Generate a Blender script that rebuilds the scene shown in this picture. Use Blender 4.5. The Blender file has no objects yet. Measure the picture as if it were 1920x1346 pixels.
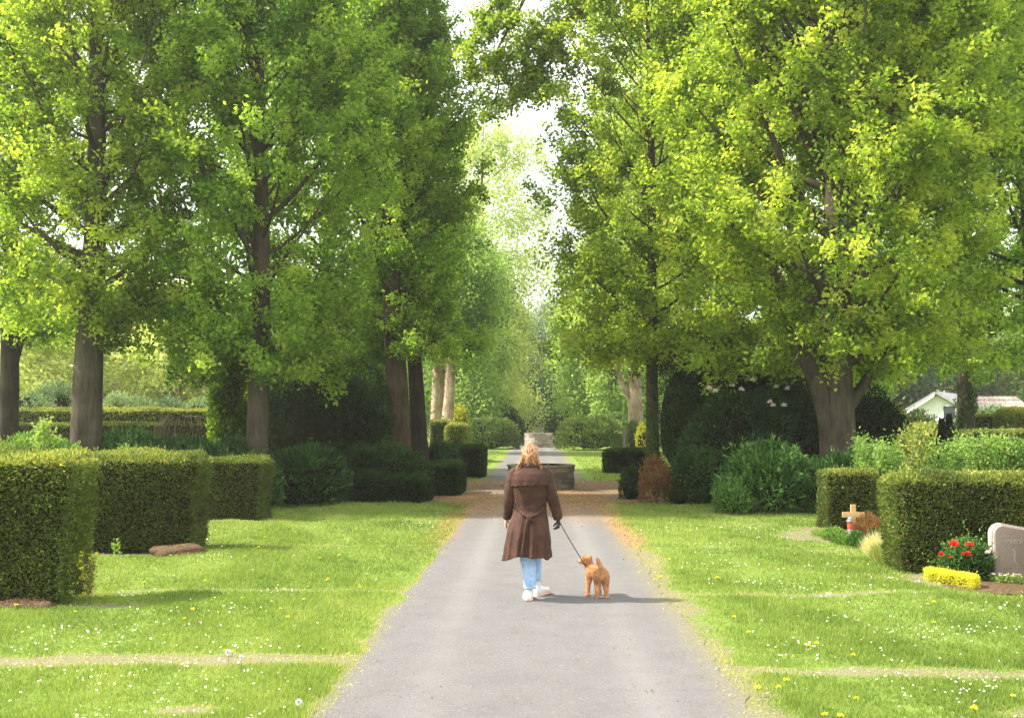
import bpy, bmesh, math, random
import numpy as np
from mathutils import Vector, Matrix, noise as mnoise

PI = math.pi
R = math.radians
C = bpy.context.scene.collection
SC = bpy.context.scene

# ------------------------------------------------------------------ helpers
VX, VY, F, CZ = 1003.0, 785.0, 1920.0, 1.95      # vanishing point, focal length in px, eye height


def gp(px, Y):
    return (px - VX) / F * Y


def zz(py, Y):
    return CZ - (py - VY) / F * Y


def unit(a):
    return a / np.maximum(np.linalg.norm(a, axis=-1, keepdims=True), 1e-9)


def fn(P, s=1.0, seed=0):
    """smooth pseudo noise, about -1..1, for an (n,3) array"""
    r = np.random.RandomState(1000 + seed)
    out = np.zeros(len(P))
    for k in range(6):
        d = r.normal(size=3)
        d /= np.linalg.norm(d)
        f = (0.7 + 0.5 * k) * 2 / s
        out += np.sin(P @ d * f + r.uniform(0, 6.28) + 1.3 * np.sin(P @ r.normal(size=3) * f * .6)) / (1 + .45 * k)
    return out / 2.4


class MB:
    """collects faces; builds ONE mesh"""

    def __init__(s):
        s.v, s.f, s.t, s.m, s.n = [], [], [], [], 0

    def add(s, V, Fc, tint=0.5, mat=0):
        V = np.asarray(V, dtype=np.float64).reshape(-1, 3)
        Fc = np.asarray(Fc, dtype=np.int64)
        if len(Fc) == 0:
            return
        s.v.append(V)
        s.f.append(Fc + s.n)
        s.n += len(V)
        s.t.append(np.broadcast_to(np.asarray(tint, dtype=np.float64), (len(Fc),)))
        s.m.append(np.full(len(Fc), mat))

    def mesh(s, name, mats, smooth=False):
        me = bpy.data.meshes.new(name)
        V = np.concatenate(s.v)
        loops = np.concatenate([f.ravel() for f in s.f])
        tot = np.concatenate([np.full(len(f), f.shape[1]) for f in s.f])
        start = np.concatenate([[0], np.cumsum(tot)[:-1]])
        me.vertices.add(len(V))
        me.vertices.foreach_set('co', V.astype(np.float32).ravel())
        me.loops.add(len(loops))
        me.loops.foreach_set('vertex_index', loops.astype(np.int32))
        me.polygons.add(len(tot))
        me.polygons.foreach_set('loop_start', start.astype(np.int32))
        me.polygons.foreach_set('loop_total', tot.astype(np.int32))
        me.polygons.foreach_set('material_index', np.concatenate(s.m).astype(np.int32))
        me.polygons.foreach_set('use_smooth', np.full(len(tot), smooth))
        for m in mats:
            me.materials.append(m)
        me.update(calc_edges=True)
        a = me.attributes.new('tint', 'FLOAT', 'FACE')
        a.data.foreach_set('value', np.concatenate(s.t).astype(np.float32))
        return me

    def obj(s, name, mats, parent=None, smooth=False):
        if not isinstance(mats, (list, tuple)):
            mats = [mats]
        return link(name, s.mesh(name, mats, smooth), parent)


def link(name, me, parent=None):
    o = bpy.data.objects.new(name, me)
    C.objects.link(o)
    if parent is not None:
        o.parent = parent
    return o


def tag(o, label=None, cat=None, group=None, kind=None):
    if label:
        o['label'] = label
    if cat:
        o['category'] = cat
    if group:
        o['group'] = group
    if kind:
        o['kind'] = kind
    return o


def empty(name, loc, label, cat, group=None, rz=0):
    o = bpy.data.objects.new(name, None)
    C.objects.link(o)
    o.location = loc
    o.rotation_euler = (0, 0, rz)
    o.empty_display_size = .2
    return tag(o, label, cat, group)


def tube(mb, P, rad, n=8, tint=.5, mat=0, cap=True, fl=None):
    P = np.asarray(P, float)
    rad = np.broadcast_to(np.asarray(rad, float), (len(P),))
    T = unit(np.gradient(P, axis=0))
    ref = np.array([0.0, 0, 1]) if abs(T[:, 2]).mean() < .8 else np.array([0.0, 1, 0])
    A = unit(np.cross(T, ref))
    B = np.cross(T, A)
    th = np.arange(n) * 2 * PI / n
    ring = np.cos(th)[None, :, None] * A[:, None] + np.sin(th)[None, :, None] * B[:, None]
    rr = rad[:, None, None] * (np.ones((len(P), n, 1)) if fl is None else fl[:, :, None])
    V = (P[:, None] + ring * rr).reshape(-1, 3)
    m = len(P)
    i = np.arange(m - 1)[:, None] * n
    j = np.arange(n)[None]
    j2 = (j + 1) % n
    Fc = np.stack([i + j, i + j2, i + n + j2, i + n + j], -1).reshape(-1, 4)
    mb.add(V, Fc, tint, mat)
    if cap and n > 3:
        for k, c in ((0, P[0]), (m - 1, P[-1])):
            ringv = V[k * n:(k + 1) * n]
            VV = np.vstack([ringv, c[None]])
            ff = [(a, (a + 1) % n, n) if k else ((a + 1) % n, a, n) for a in range(n)]
            mb.add(VV, ff, tint, mat)


def box(mb, c, s, rz=0, tint=.5, mat=0, bev=0.0):
    bm = bmesh.new()
    bmesh.ops.create_cube(bm, size=1)
    for v in bm.verts:
        v.co = Vector((v.co.x * s[0], v.co.y * s[1], v.co.z * s[2]))
    if bev:
        bmesh.ops.bevel(bm, geom=list(bm.edges), offset=bev, segments=2, affect='EDGES')
    M = Matrix.Translation(c) @ Matrix.Rotation(rz, 4, 'Z')
    from_bm(mb, bm, M, tint, mat)


def from_bm(mb, bm, M=None, tint=.5, mat=0):
    if M is not None:
        bm.transform(M)
    bm.verts.ensure_lookup_table()
    bm.verts.index_update()
    V = [tuple(v.co) for v in bm.verts]
    by = {}
    for f in bm.faces:
        by.setdefault(len(f.verts), []).append([v.index for v in f.verts])
    first = True
    base = mb.n
    for k, fs in by.items():
        if first:
            mb.add(V, fs, tint, mat)
            first = False
        else:
            mb.f.append(np.asarray(fs) + base)
            mb.t.append(np.full(len(fs), float(np.mean(tint))))
            mb.m.append(np.full(len(fs), mat))
    bm.free()


def blob(mb, c, r, sub=3, amp=.12, sc=1.0, tint=.5, mat=0, seed=0, flat=None):
    bm = bmesh.new()
    bmesh.ops.create_icosphere(bm, subdivisions=sub, radius=1)
    P = np.array([tuple(v.co) for v in bm.verts])
    d = 1 + amp * fn(P * np.array(r) + np.array(c), sc, seed)
    P = P * d[:, None] * np.array(r) + np.array(c)
    if flat is not None:
        P[:, 2] = np.maximum(P[:, 2], flat)
    for v, p in zip(bm.verts, P):
        v.co = p
    from_bm(mb, bm, None, tint, mat)


def leaves(mb, P, A, L, W, tint, mat=0, fold=.15, rs=None, N=None):
    """one folded rhombic leaf per point; A = axis the leaf runs along"""
    rs = rs or np.random
    n = len(P)
    A = unit(A)
    if N is None:
        N = rs.normal(size=(n, 3))
    S = unit(np.cross(A, N))
    U = np.cross(S, A)
    L = np.broadcast_to(L, (n,))[:, None] * rs.uniform(.7, 1.25, (n, 1))
    W = np.broadcast_to(W, (n,))[:, None] * rs.uniform(.7, 1.25, (n, 1))
    V = np.stack([P, P + A * L * .45 + S * W / 2 + U * W * fold, P + A * L, P + A * L * .45 - S * W / 2 + U * W * fold], 1)
    Fc = np.arange(n * 4).reshape(n, 4)
    mb.add(V.reshape(-1, 3), Fc, tint, mat)


# ------------------------------------------------------------------ materials
def new_mat(name):
    m = bpy.data.materials.new(name)
    m.use_nodes = True
    nt = m.node_tree
    nt.nodes.clear()
    out = nt.nodes.new('ShaderNodeOutputMaterial')
    return m, nt, out


def nd(nt, t, **kw):
    n = nt.nodes.new(t)
    for k, v in kw.items():
        if k in n.inputs.keys():
            n.inputs[k].default_value = v
        else:
            setattr(n, k, v)
    return n


def ramp(nt, stops, fac):
    r = nt.nodes.new('ShaderNodeValToRGB')
    e = r.color_ramp.elements
    e[0].position, e[0].color = stops[0][0], (*stops[0][1], 1)
    e[1].position, e[1].color = stops[-1][0], (*stops[-1][1], 1)
    for p, c in stops[1:-1]:
        x = e.new(p)
        x.color = (*c, 1)
    nt.links.new(fac, r.inputs[0])
    return r.outputs[0]


def leaf_mat(name, cols, trans=.4, gloss=.25, rough=.5, boost=1.6):
    m, nt, out = new_mat(name)
    at = nd(nt, 'ShaderNodeAttribute', attribute_name='tint')
    col = ramp(nt, [(i / (len(cols) - 1), c) for i, c in enumerate(cols)], at.outputs['Fac'])
    p = nd(nt, 'ShaderNodeBsdfPrincipled', Roughness=rough)
    p.inputs['Specular IOR Level'].default_value = gloss
    nt.links.new(col, p.inputs['Base Color'])
    if trans > 0:
        tr = nd(nt, 'ShaderNodeBsdfTranslucent')
        mul = nd(nt, 'ShaderNodeMix', data_type='RGBA', blend_type='MULTIPLY')
        mul.inputs[0].default_value = 1
        nt.links.new(col, mul.inputs[6])
        mul.inputs[7].default_value = (boost * 1.07, boost * 1.08, boost * .62, 1)
        nt.links.new(mul.outputs[2], tr.inputs[0])
        mx = nd(nt, 'ShaderNodeMixShader')
        mx.inputs[0].default_value = trans
        nt.links.new(p.outputs[0], mx.inputs[1])
        nt.links.new(tr.outputs[0], mx.inputs[2])
        nt.links.new(mx.outputs[0], out.inputs[0])
    else:
        nt.links.new(p.outputs[0], out.inputs[0])
    return m


def solid(name, cols, scale=8, rough=.8, bump=0, bscale=40, stretch=(1, 1, 1), detail=6, spec=.3, sheen=0, metal=0, obj=True):
    m, nt, out = new_mat(name)
    tc = nd(nt, 'ShaderNodeTexCoord')
    mp = nd(nt, 'ShaderNodeMapping')
    mp.inputs['Scale'].default_value = stretch
    nt.links.new(tc.outputs['Object'], mp.inputs[0])
    nz = nd(nt, 'ShaderNodeTexNoise', Scale=scale, Detail=detail, Roughness=.65)
    nt.links.new(mp.outputs[0], nz.inputs[0])
    n = len(cols)
    col = ramp(nt, [(.3 + .4 * i / (n - 1), c) for i, c in enumerate(cols)], nz.outputs[0])
    p = nd(nt, 'ShaderNodeBsdfPrincipled', Roughness=rough, Metallic=metal)
    p.inputs['Specular IOR Level'].default_value = spec
    if sheen:
        p.inputs['Sheen Weight'].default_value = sheen
    nt.links.new(col, p.inputs['Base Color'])
    if bump:
        n2 = nd(nt, 'ShaderNodeTexNoise', Scale=bscale, Detail=5, Roughness=.7)
        nt.links.new(mp.outputs[0], n2.inputs[0])
        b = nd(nt, 'ShaderNodeBump', Strength=bump, Distance=.02)
        nt.links.new(n2.outputs[0], b.inputs['Height'])
        nt.links.new(b.outputs[0], p.inputs['Normal'])
    nt.links.new(p.outputs[0], out.inputs[0])
    return m


def bark(name, c1, c2, c3, vs=.12, scale=14, strength=.9, dist=.05):
    m, nt, out = new_mat(name)
    tc = nd(nt, 'ShaderNodeTexCoord')
    mp = nd(nt, 'ShaderNodeMapping')
    mp.inputs['Scale'].default_value = (1, 1, vs)
    nt.links.new(tc.outputs['Object'], mp.inputs[0])
    a = nd(nt, 'ShaderNodeTexNoise', Scale=scale, Detail=8, Roughness=.7, Distortion=.6)
    nt.links.new(mp.outputs[0], a.inputs[0])
    b = nd(nt, 'ShaderNodeTexNoise', Scale=1.6, Detail=4)
    nt.links.new(tc.outputs['Object'], b.inputs[0])
    mixf = nd(nt, 'ShaderNodeMath', operation='MULTIPLY_ADD')
    nt.links.new(b.outputs[0], mixf.inputs[0])
    mixf.inputs[1].default_value = .5
    sub = nd(nt, 'ShaderNodeMath', operation='MULTIPLY')
    sub.inputs[1].default_value = .55
    nt.links.new(a.outputs[0], sub.inputs[0])
    nt.links.new(sub.outputs[0], mixf.inputs[2])
    col = ramp(nt, [(.36, c1), (.5, c2), (.68, c3)], mixf.outputs[0])
    p = nd(nt, 'ShaderNodeBsdfPrincipled', Roughness=.9)
    p.inputs['Specular IOR Level'].default_value = .15
    nt.links.new(col, p.inputs['Base Color'])
    bp = nd(nt, 'ShaderNodeBump', Strength=strength, Distance=dist)
    nt.links.new(a.outputs[0], bp.inputs['Height'])
    nt.links.new(bp.outputs[0], p.inputs['Normal'])
    nt.links.new(p.outputs[0], out.inputs[0])
    return m


M = {}
M['leaf'] = leaf_mat('spring_leaf', [(.052, .108, .014), (.125, .215, .028), (.215, .325, .045), (.35, .43, .08)], .56, boost=1.8)
M['leaf_y'] = leaf_mat('spring_leaf_yellow', [(.072, .125, .014), (.17, .25, .03), (.285, .37, .046), (.42, .46, .08)], .57, boost=1.8)
M['leaf_pale'] = leaf_mat('pale_new_leaf', [(.22, .29, .09), (.33, .41, .14), (.45, .51, .19), (.56, .60, .27)], .5)
M['leaf_gold'] = leaf_mat('golden_new_leaf', [(.33, .40, .13), (.46, .51, .18), (.57, .61, .25), (.68, .70, .36)], .5, boost=1.5)
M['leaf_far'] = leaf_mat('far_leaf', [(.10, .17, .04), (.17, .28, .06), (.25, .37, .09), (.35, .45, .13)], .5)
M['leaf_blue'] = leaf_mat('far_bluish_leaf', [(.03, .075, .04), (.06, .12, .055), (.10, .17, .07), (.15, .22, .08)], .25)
M['dark'] = leaf_mat('evergreen_leaf', [(.005, .018, .004), (.011, .036, .007), (.024, .065, .012), (.055, .12, .02)], .15, .12, .6)
M['laurel'] = leaf_mat('laurel_leaf', [(.010, .040, .008), (.024, .078, .014), (.055, .14, .024), (.13, .25, .05)], .25, .3, .45)
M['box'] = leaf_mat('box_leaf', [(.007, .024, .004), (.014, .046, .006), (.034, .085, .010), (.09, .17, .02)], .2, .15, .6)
M['thuja'] = leaf_mat('hedge_leaf', [(.08, .062, .024), (.078, .118, .025), (.145, .20, .038), (.40, .40, .10)], .32, .2, .6)
M['juniper'] = leaf_mat('juniper_leaf', [(.02, .05, .02), (.045, .10, .03), (.09, .16, .035), (.19, .26, .06)], .2, .2, .6)
M['grey'] = leaf_mat('greygreen_leaf', [(.06, .12, .07), (.11, .18, .10), (.19, .27, .14), (.32, .40, .22)], .25)
M['rose'] = leaf_mat('rose_leaf', [(.07, .15, .03), (.13, .24, .05), (.22, .34, .08), (.34, .42, .12)], .42)
M['yellow'] = leaf_mat('yellow_leaf', [(.28, .30, .03), (.50, .50, .04), (.68, .64, .06), (.78, .72, .16)], .35)
M['brown'] = leaf_mat('dead_leaf', [(.08, .045, .02), (.17, .085, .035), (.26, .13, .05), (.32, .21, .08)], .25)
M['straw'] = leaf_mat('straw_blade', [(.25, .22, .10), (.40, .36, .18), (.55, .50, .28), (.66, .60, .38)], .35)
M['grass'] = leaf_mat('grass_blade', [(.10, .165, .03), (.185, .265, .05), (.265, .345, .08), (.43, .43, .17)], .42, .25, .5, 1.4)
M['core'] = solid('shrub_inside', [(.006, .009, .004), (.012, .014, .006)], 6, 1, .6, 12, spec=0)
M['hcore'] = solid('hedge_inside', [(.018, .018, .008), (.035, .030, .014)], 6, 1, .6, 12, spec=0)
M['bark'] = bark('grey_bark', (.035, .029, .020), (.075, .062, .044), (.13, .11, .08))
M['bark_d'] = bark('dark_bark', (.016, .013, .010), (.036, .028, .021), (.07, .055, .04))
M['bark_r'] = bark('furrowed_bark', (.035, .025, .016), (.09, .066, .045), (.17, .13, .09), .1, 18, 1.0, .06)
M['bark_p'] = bark('plane_bark', (.15, .09, .065), (.30, .21, .15), (.50, .42, .33), .5, 7, .4, .02)
M['soil'] = solid('soil', [(.06, .038, .022), (.13, .085, .05), (.20, .14, .085)], 30, .95, 1, 60, spec=.1)
M['white'] = solid('white_render', [(.74, .76, .80), (.82, .83, .86)], 3, .8)
M['daisy'] = solid('daisy_petal', [(.80, .80, .78), (.86, .86, .84)], 30, .7)
M['dandy'] = solid('dandelion_yellow', [(.72, .68, .03), (.80, .76, .05)], 30, .7)
M['stem'] = solid('green_stem', [(.10, .17, .04), (.18, .26, .07)], 30, .6)
M['petal_w'] = solid('white_petal', [(.72, .66, .62), (.85, .82, .78)], 30, .6)
M['petal_r'] = solid('red_petal', [(.60, .018, .012), (.80, .05, .03)], 60, .5)
M['petal_p'] = solid('pale_pink_petal', [(.75, .52, .50), (.85, .75, .70)], 60, .6)
M['petal_y'] = solid('lemon_petal', [(.78, .68, .12), (.85, .78, .35)], 60, .6)
M['lilac'] = solid('lilac_bloom', [(.50, .42, .52), (.74, .68, .74)], 20, .7)
M['metal_d'] = solid('dark_green_paint', [(.012, .018, .016), (.02, .028, .024)], 9, .4, spec=.5)
M['metal_g'] = solid('galvanised_steel', [(.35, .36, .37), (.5, .51, .52)], 12, .35, metal=.8)
M['pine'] = solid('pale_pine', [(.52, .33, .14), (.66, .45, .21), (.72, .52, .27)], 5, .6, .25, 60, (8, 8, 1))
M['post'] = solid('weathered_post', [(.16, .14, .09), (.30, .27, .18)], 6, .85, .4, 40, (6, 6, 1))
M['granite'] = solid('pink_granite', [(.24, .17, .14), (.36, .28, .245), (.44, .36, .33)], 55, .75, .3, 90, detail=9)
M['granite_cut'] = solid('rough_granite_edge', [(.50, .43, .38), (.66, .60, .55)], 30, .9, .9, 60)

# ------------------------------------------------------------------ ground
XB = [8.35, 11.75, 15.9, 19.7]


def gz(x, y):
    x = np.asarray(x, float)
    y = np.asarray(y, float)
    k = np.clip((np.abs(x) - 1.9) / 1.5, 0, 1) * np.clip((60 - y) / 30, 0, 1)
    return k * .022 * (np.sin(x * 1.7 + y * .6) + np.sin(y * 1.3 - x * .5) + .5 * np.sin(3.1 * x + 2.3 * y))


def P3(x, y):
    return np.stack([x, y, np.zeros_like(x)], -1)


def edge_half(y, side):
    """half width of the path"""
    y = np.asarray(y, float)
    p = P3(np.full_like(y, side * 3.0), y)
    return 1.40 + .07 * fn(p, 1.6, 5) + .05 * fn(p, .35, 6) + .03 * fn(p, .12, 7) + .12 * np.clip((y - 20) / 10, 0, 1)


def plaza(x, y):
    """positive inside the littered crossing round the first stone planter"""
    e = 1 - ((x - .1) / 3.1) ** 4 - ((y - 28.2) / 4.3) ** 4
    arm = np.where(x < 0, np.minimum(1 - ((y - 28.0) / 1.5) ** 2, (x + 13) / 2), np.minimum(1 - ((y - 29.5) / 1.1) ** 2, (9 - x) / 2))
    return np.maximum(e, arm) + .25 * fn(P3(x, y), .8, 11) + .12 * fn(P3(x, y), .25, 12)


def dirtmask(x, y):
    p = P3(x, y)
    side = np.where(x < 0, -1.0, 1.0)
    d = np.abs(x) - edge_half(y, 1.0)
    d = np.where(x < 0, np.abs(x) - edge_half(y, -1.0), d)
    n1 = fn(p, .9, 21)
    n2 = fn(p, .22, 22)
    wide = np.where(x > 0, .16, .0)
    m = 1 - np.clip((d - wide * (.4 + .7 * n1) - .07 * n2) / np.where(x > 0, .30, .15), 0, 1)
    for i, b in enumerate(XB):
        yb = b + np.where(x > 0, -.25, 0) + .10 * fn(p, 3.0, 31 + i) + .03 * n2
        w = (.09, .0, .0, .0)[i] * (1 + .9 * n1) + .03 * n2
        fade = np.clip(1.15 - .16 * np.abs(np.abs(x) - 3.0) * (.25 if i == 0 else .7) + .35 * fn(p, 1.4, 41 + i), 0, 1)
        m = np.maximum(m, fade * (1 - np.clip((np.abs(y - yb) - w) / .12, 0, 1)))
    far = np.clip((y - 33) / 3, 0, 1)
    m = np.where(y > 33, np.maximum(m * .6, .0), m)
    # worn patches
    m = np.maximum(m, .9 * (1 - np.clip((np.hypot((x - 3.4) / .45, (y - 6.9) / .14) - .6 - .5 * n2) / .8, 0, 1)))
    m = np.maximum(m, .9 * (1 - np.clip((np.hypot((x + 2.4) / .25, (y - 6.95) / .12) - .5 - .5 * n2) / .8, 0, 1)))
    # bare soil below the hedges and shrubs
    for (cx, cy, rx, ry) in [(-6.5, 10.95, 2.0, .18), (-6.2, 15.0, 1.4, .22), (-5.8, 19.3, .9, .2), (4.9, 17.4, .8, .9), (5.4, 12.6, .95, .75), (-5, 25.0, 4.2, 1.1), (5, 24.6, 2.4, 1.4), (4.9, 21.9, 1.2, .7)]:
        m = np.maximum(m, 1 - np.clip((np.hypot((x - cx) / rx, (y - cy) / ry) - .9 - .25 * n2) / .35, 0, 1))
    return np.clip(m, 0, 1)


def littermask(x, y):
    p = P3(x, y)
    d = np.abs(x) - 1.45
    m = np.clip(1.1 - np.abs(d - .12) / .40, 0, 1) * np.clip((y - 13.5) / 5, 0, 1) * np.clip((34 - y) / 3, 0, 1)
    e = plaza(x, y)
    m = np.maximum(m, np.clip(e * 2.5 + .15, 0, 1))
    m = np.maximum(m, np.clip((y - 17.5) / 7, 0, 1) * np.clip((32 - y) / 2, 0, 1) * np.clip(2.0 - np.abs(x) * .7, 0, 1))
    return np.clip(m * (.8 + .35 * fn(p, .7, 51)), 0, 1)


def lines(segs):
    out = []
    for a, b, st in segs:
        out.append(np.arange(a, b, st))
    return np.unique(np.round(np.concatenate(out + [[segs[-1][1]]]), 4))


def grid_mesh(name, xs, ys, zf, mat, attrs, Xf=None):
    X, Y = np.meshgrid(xs, ys)
    if Xf is not None:
        X = Xf(X, Y)
    V = np.stack([X.ravel(), Y.ravel(), zf(X.ravel(), Y.ravel())], -1)
    nx, ny = len(xs), len(ys)
    i = np.arange(ny - 1)[:, None] * nx + np.arange(nx - 1)[None]
    Fc = np.stack([i, i + 1, i + 1 + nx, i + nx], -1).reshape(-1, 4)
    mb = MB()
    mb.add(V, Fc)
    me = mb.mesh(name, [mat], True)
    for k, f in attrs.items():
        a = me.attributes.new(k, 'FLOAT', 'POINT')
        a.data.foreach_set('value', f(V[:, 0], V[:, 1]).astype(np.float32))
    return link(name, me)


def ground_mat(name, path=False):
    m, nt, out = new_mat(name)
    L = nt.links.new
    tc = nd(nt, 'ShaderNodeTexCoord')

    def noise(s, d=5, r=.6, stretch=None):
        n = nd(nt, 'ShaderNodeTexNoise', Scale=s, Detail=d, Roughness=r)
        if stretch:
            mp = nd(nt, 'ShaderNodeMapping')
            mp.inputs['Scale'].default_value = stretch
            L(tc.outputs['Object'], mp.inputs[0])
            L(mp.outputs[0], n.inputs[0])
        else:
            L(tc.outputs['Object'], n.inputs[0])
        return n.outputs[0]

    def mix(f, a, b):
        x = nd(nt, 'ShaderNodeMix', data_type='RGBA')
        L(f, x.inputs[0])
        L(a, x.inputs[6])
        L(b, x.inputs[7])
        return x.outputs[2]

    def sharpen(att, nz, k=4.0, w=.9):
        # turn a soft mask into ragged patches
        a = nd(nt, 'ShaderNodeAttribute', attribute_name=att)
        s = nd(nt, 'ShaderNodeMath', operation='SUBTRACT')
        s.inputs[1].default_value = .5
        L(nz, s.inputs[0])
        mm = nd(nt, 'ShaderNodeMath', operation='MULTIPLY_ADD')
        L(s.outputs[0], mm.inputs[0])
        mm.inputs[1].default_value = w * 2
        L(a.outputs['Fac'], mm.inputs[2])
        s2 = nd(nt, 'ShaderNodeMath', operation='SUBTRACT')
        L(mm.outputs[0], s2.inputs[0])
        s2.inputs[1].default_value = .5
        m2 = nd(nt, 'ShaderNodeMath', operation='MULTIPLY_ADD', use_clamp=True)
        L(s2.outputs[0], m2.inputs[0])
        m2.inputs[1].default_value = k
        m2.inputs[2].default_value = .5
        return m2.outputs[0]
    n_big = noise(.8, 4)
    n_mid = noise(9, 6, .7)
    n_fine = noise(70, 4, .75)
    n_grit = noise(120, 5, .85)
    grass = ramp(nt, [(.3, (.09, .15, .022)), (.5, (.15, .225, .038)), (.72, (.23, .29, .062))], n_mid)
    sand = ramp(nt, [(.3, (.11, .105, .05)), (.5, (.19, .18, .10)), (.7, (.29, .27, .17))], n_fine)
    lit = ramp(nt, [(.32, (.11, .06, .03)), (.45, (.27, .155, .07)), (.6, (.42, .25, .115)), (.75, (.48, .36, .19))], n_fine)
    if path:
        g1 = ramp(nt, [(.3, (.055, .053, .055)), (.5, (.145, .141, .144)), (.7, (.34, .33, .335))], n_grit)
        g2 = ramp(nt, [(.3, (.115, .112, .114)), (.7, (.22, .215, .217))], n_fine)
        streak = noise(1.6, 5, .65, (2.6, .5, 1))
        base = mix(streak, g1, g2)
        blot = noise(2.5, 6, .7)
        dk = ramp(nt, [(.3, (.86, .86, .87)), (.5, (.96, .96, .96)), (.7, (1.05, 1.05, 1.04))], blot)
        mu = nd(nt, 'ShaderNodeMix', data_type='RGBA', blend_type='MULTIPLY')
        mu.inputs[0].default_value = 1
        L(base, mu.inputs[6])
        L(dk, mu.inputs[7])
        tr = nd(nt, 'ShaderNodeAttribute', attribute_name='track')
        lt = nd(nt, 'ShaderNodeMix', data_type='RGBA')
        L(tr.outputs['Fac'], lt.inputs[0])
        L(mu.outputs[2], lt.inputs[6])
        lt.inputs[7].default_value = (.26, .254, .25, 1)
        base = mix(sharpen('dirt', noise(24, 6, .75), 1.6), lt.outputs[2], sand)
    else:
        base = mix(sharpen('dirt', noise(16, 6, .75), 2.2), grass, sand)
    base = mix(sharpen('litter', noise(22, 8, .8), 1.7, 1.7), base, lit)
    p = nd(nt, 'ShaderNodeBsdfPrincipled', Roughness=.92)
    p.inputs['Specular IOR Level'].default_value = .2
    L(base, p.inputs['Base Color'])
    b = nd(nt, 'ShaderNodeBump', Strength=.6, Distance=.012)
    add = nd(nt, 'ShaderNodeMath', operation='ADD')
    L(n_fine, add.inputs[0])
    L(n_grit, add.inputs[1])
    L(add.outputs[0], b.inputs['Height'])
    L(b.outputs[0], p.inputs['Normal'])
    L(p.outputs[0], out.inputs[0])
    return m


xs = lines([(-400, -60, 40), (-60, -16, 4), (-16, -6, .3), (-6, 6, .06), (6, 16, .3), (16, 60, 4), (60, 400, 40)])
ys = lines([(-60, 3, 6), (3, 14, .06), (14, 34, .1), (34, 80, 1.0), (80, 200, 8), (200, 900, 60)])
lawn = grid_mesh('lawn', xs, ys, gz, ground_mat('lawn_ground'), {'dirt': dirtmask, 'litter': littermask})
tag(lawn, kind='structure')


def path_x(X, Y):
    h = np.where(X < 0, edge_half(Y.ravel(), -1.0).reshape(Y.shape), edge_half(Y.ravel(), 1.0).reshape(Y.shape))
    return X * (h + .05) + (Y > 30) * 0


py_ = lines([(-10, 3, 1), (3, 34, .06), (34, 180, .8)])
path = grid_mesh('path', np.linspace(-1, 1, 61), py_, lambda x, y: np.full_like(x, .006),
                 ground_mat('path_gravel', True),
                 {'dirt': lambda x, y: np.clip((np.abs(x) - np.where(x > 0, 1.12, 1.24)) / .34, 0, 1) * .7 + .12 * fn(P3(x, y), .8, 61),
                  'litter': lambda x, y: np.clip(littermask(x, y), 0, 1),
                  'track': lambda x, y: .35 * np.exp(-((np.abs(x) - .78) / .16) ** 2) * (.7 + .5 * fn(P3(x, y), 2.5, 62))}, path_x)
tag(path, kind='structure')


def poly_sheet(name, inside, x0, x1, y0, y1, st, mat, z):
    xs = np.arange(x0, x1, st)
    ys = np.arange(y0, y1, st)
    X, Y = np.meshgrid(xs, ys)
    v = inside(X.ravel(), Y.ravel()) > 0
    nx = len(xs)
    V = np.stack([X.ravel(), Y.ravel(), np.full(X.size, z)], -1)
    i = (np.arange(len(ys) - 1)[:, None] * nx + np.arange(nx - 1)[None]).ravel()
    Q = np.stack([i, i + 1, i + 1 + nx, i + nx], -1)
    Q = Q[v[Q].all(1)]
    used = np.unique(Q)
    rem = np.zeros(len(V), int)
    rem[used] = np.arange(len(used))
    mb = MB()
    mb.add(V[used], rem[Q])
    me = mb.mesh(name, [mat])
    for k, f in (('dirt', lambda x, y: np.clip(1.2 - inside(x, y) * 2, .25, 1)), ('litter', lambda x, y: .62 + .3 * fn(P3(x, y), 1.0, 77)), ('track', lambda x, y: x * 0)):
        a = me.attributes.new(k, 'FLOAT', 'POINT')
        a.data.foreach_set('value', f(V[used][:, 0], V[used][:, 1]).astype(np.float32))
    return link(name, me)


cross = poly_sheet('crossing_path', lambda x, y: plaza(x, y) - gz(x, y) * 0, -10, 9, 23, 33, .08, path.data.materials[0], .05)
tag(cross, kind='structure')
# keep the crossing just above the gently uneven lawn
mv = cross.data.vertices
for v in mv:
    v.co.z = max(.010, float(gz(v.co.x, v.co.y)) + .010)

# grass blades ------------------------------------------------------
rs = np.random.RandomState(7)


def scatter(x0, x1, y0, y1, n, power=2.0):
    """random ground points with density falling with distance"""
    u = rs.uniform(size=n)
    if power == 2.0:
        y = 1 / ((1 / y0) * (1 - u) + (1 / y1) * u)
    else:
        y = y0 + (y1 - y0) * u
    return rs.uniform(x0, x1, n), y


def keep_grass(x, y):
    d = dirtmask(x, y)
    l = np.clip(littermask(x, y), 0, 1)
    k = rs.uniform(size=len(x)) > np.maximum(d * .86 - .10, l * .72)
    k &= ~((np.abs(x) < np.where(x > 0, 1.45, 1.38)) | ((plaza(x, y) > -.1)))
    for (a, b, c, d_) in HEDGE_FOOT:
        k &= ~((x > a) & (x < b) & (y > c) & (y < d_))
    return k


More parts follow.
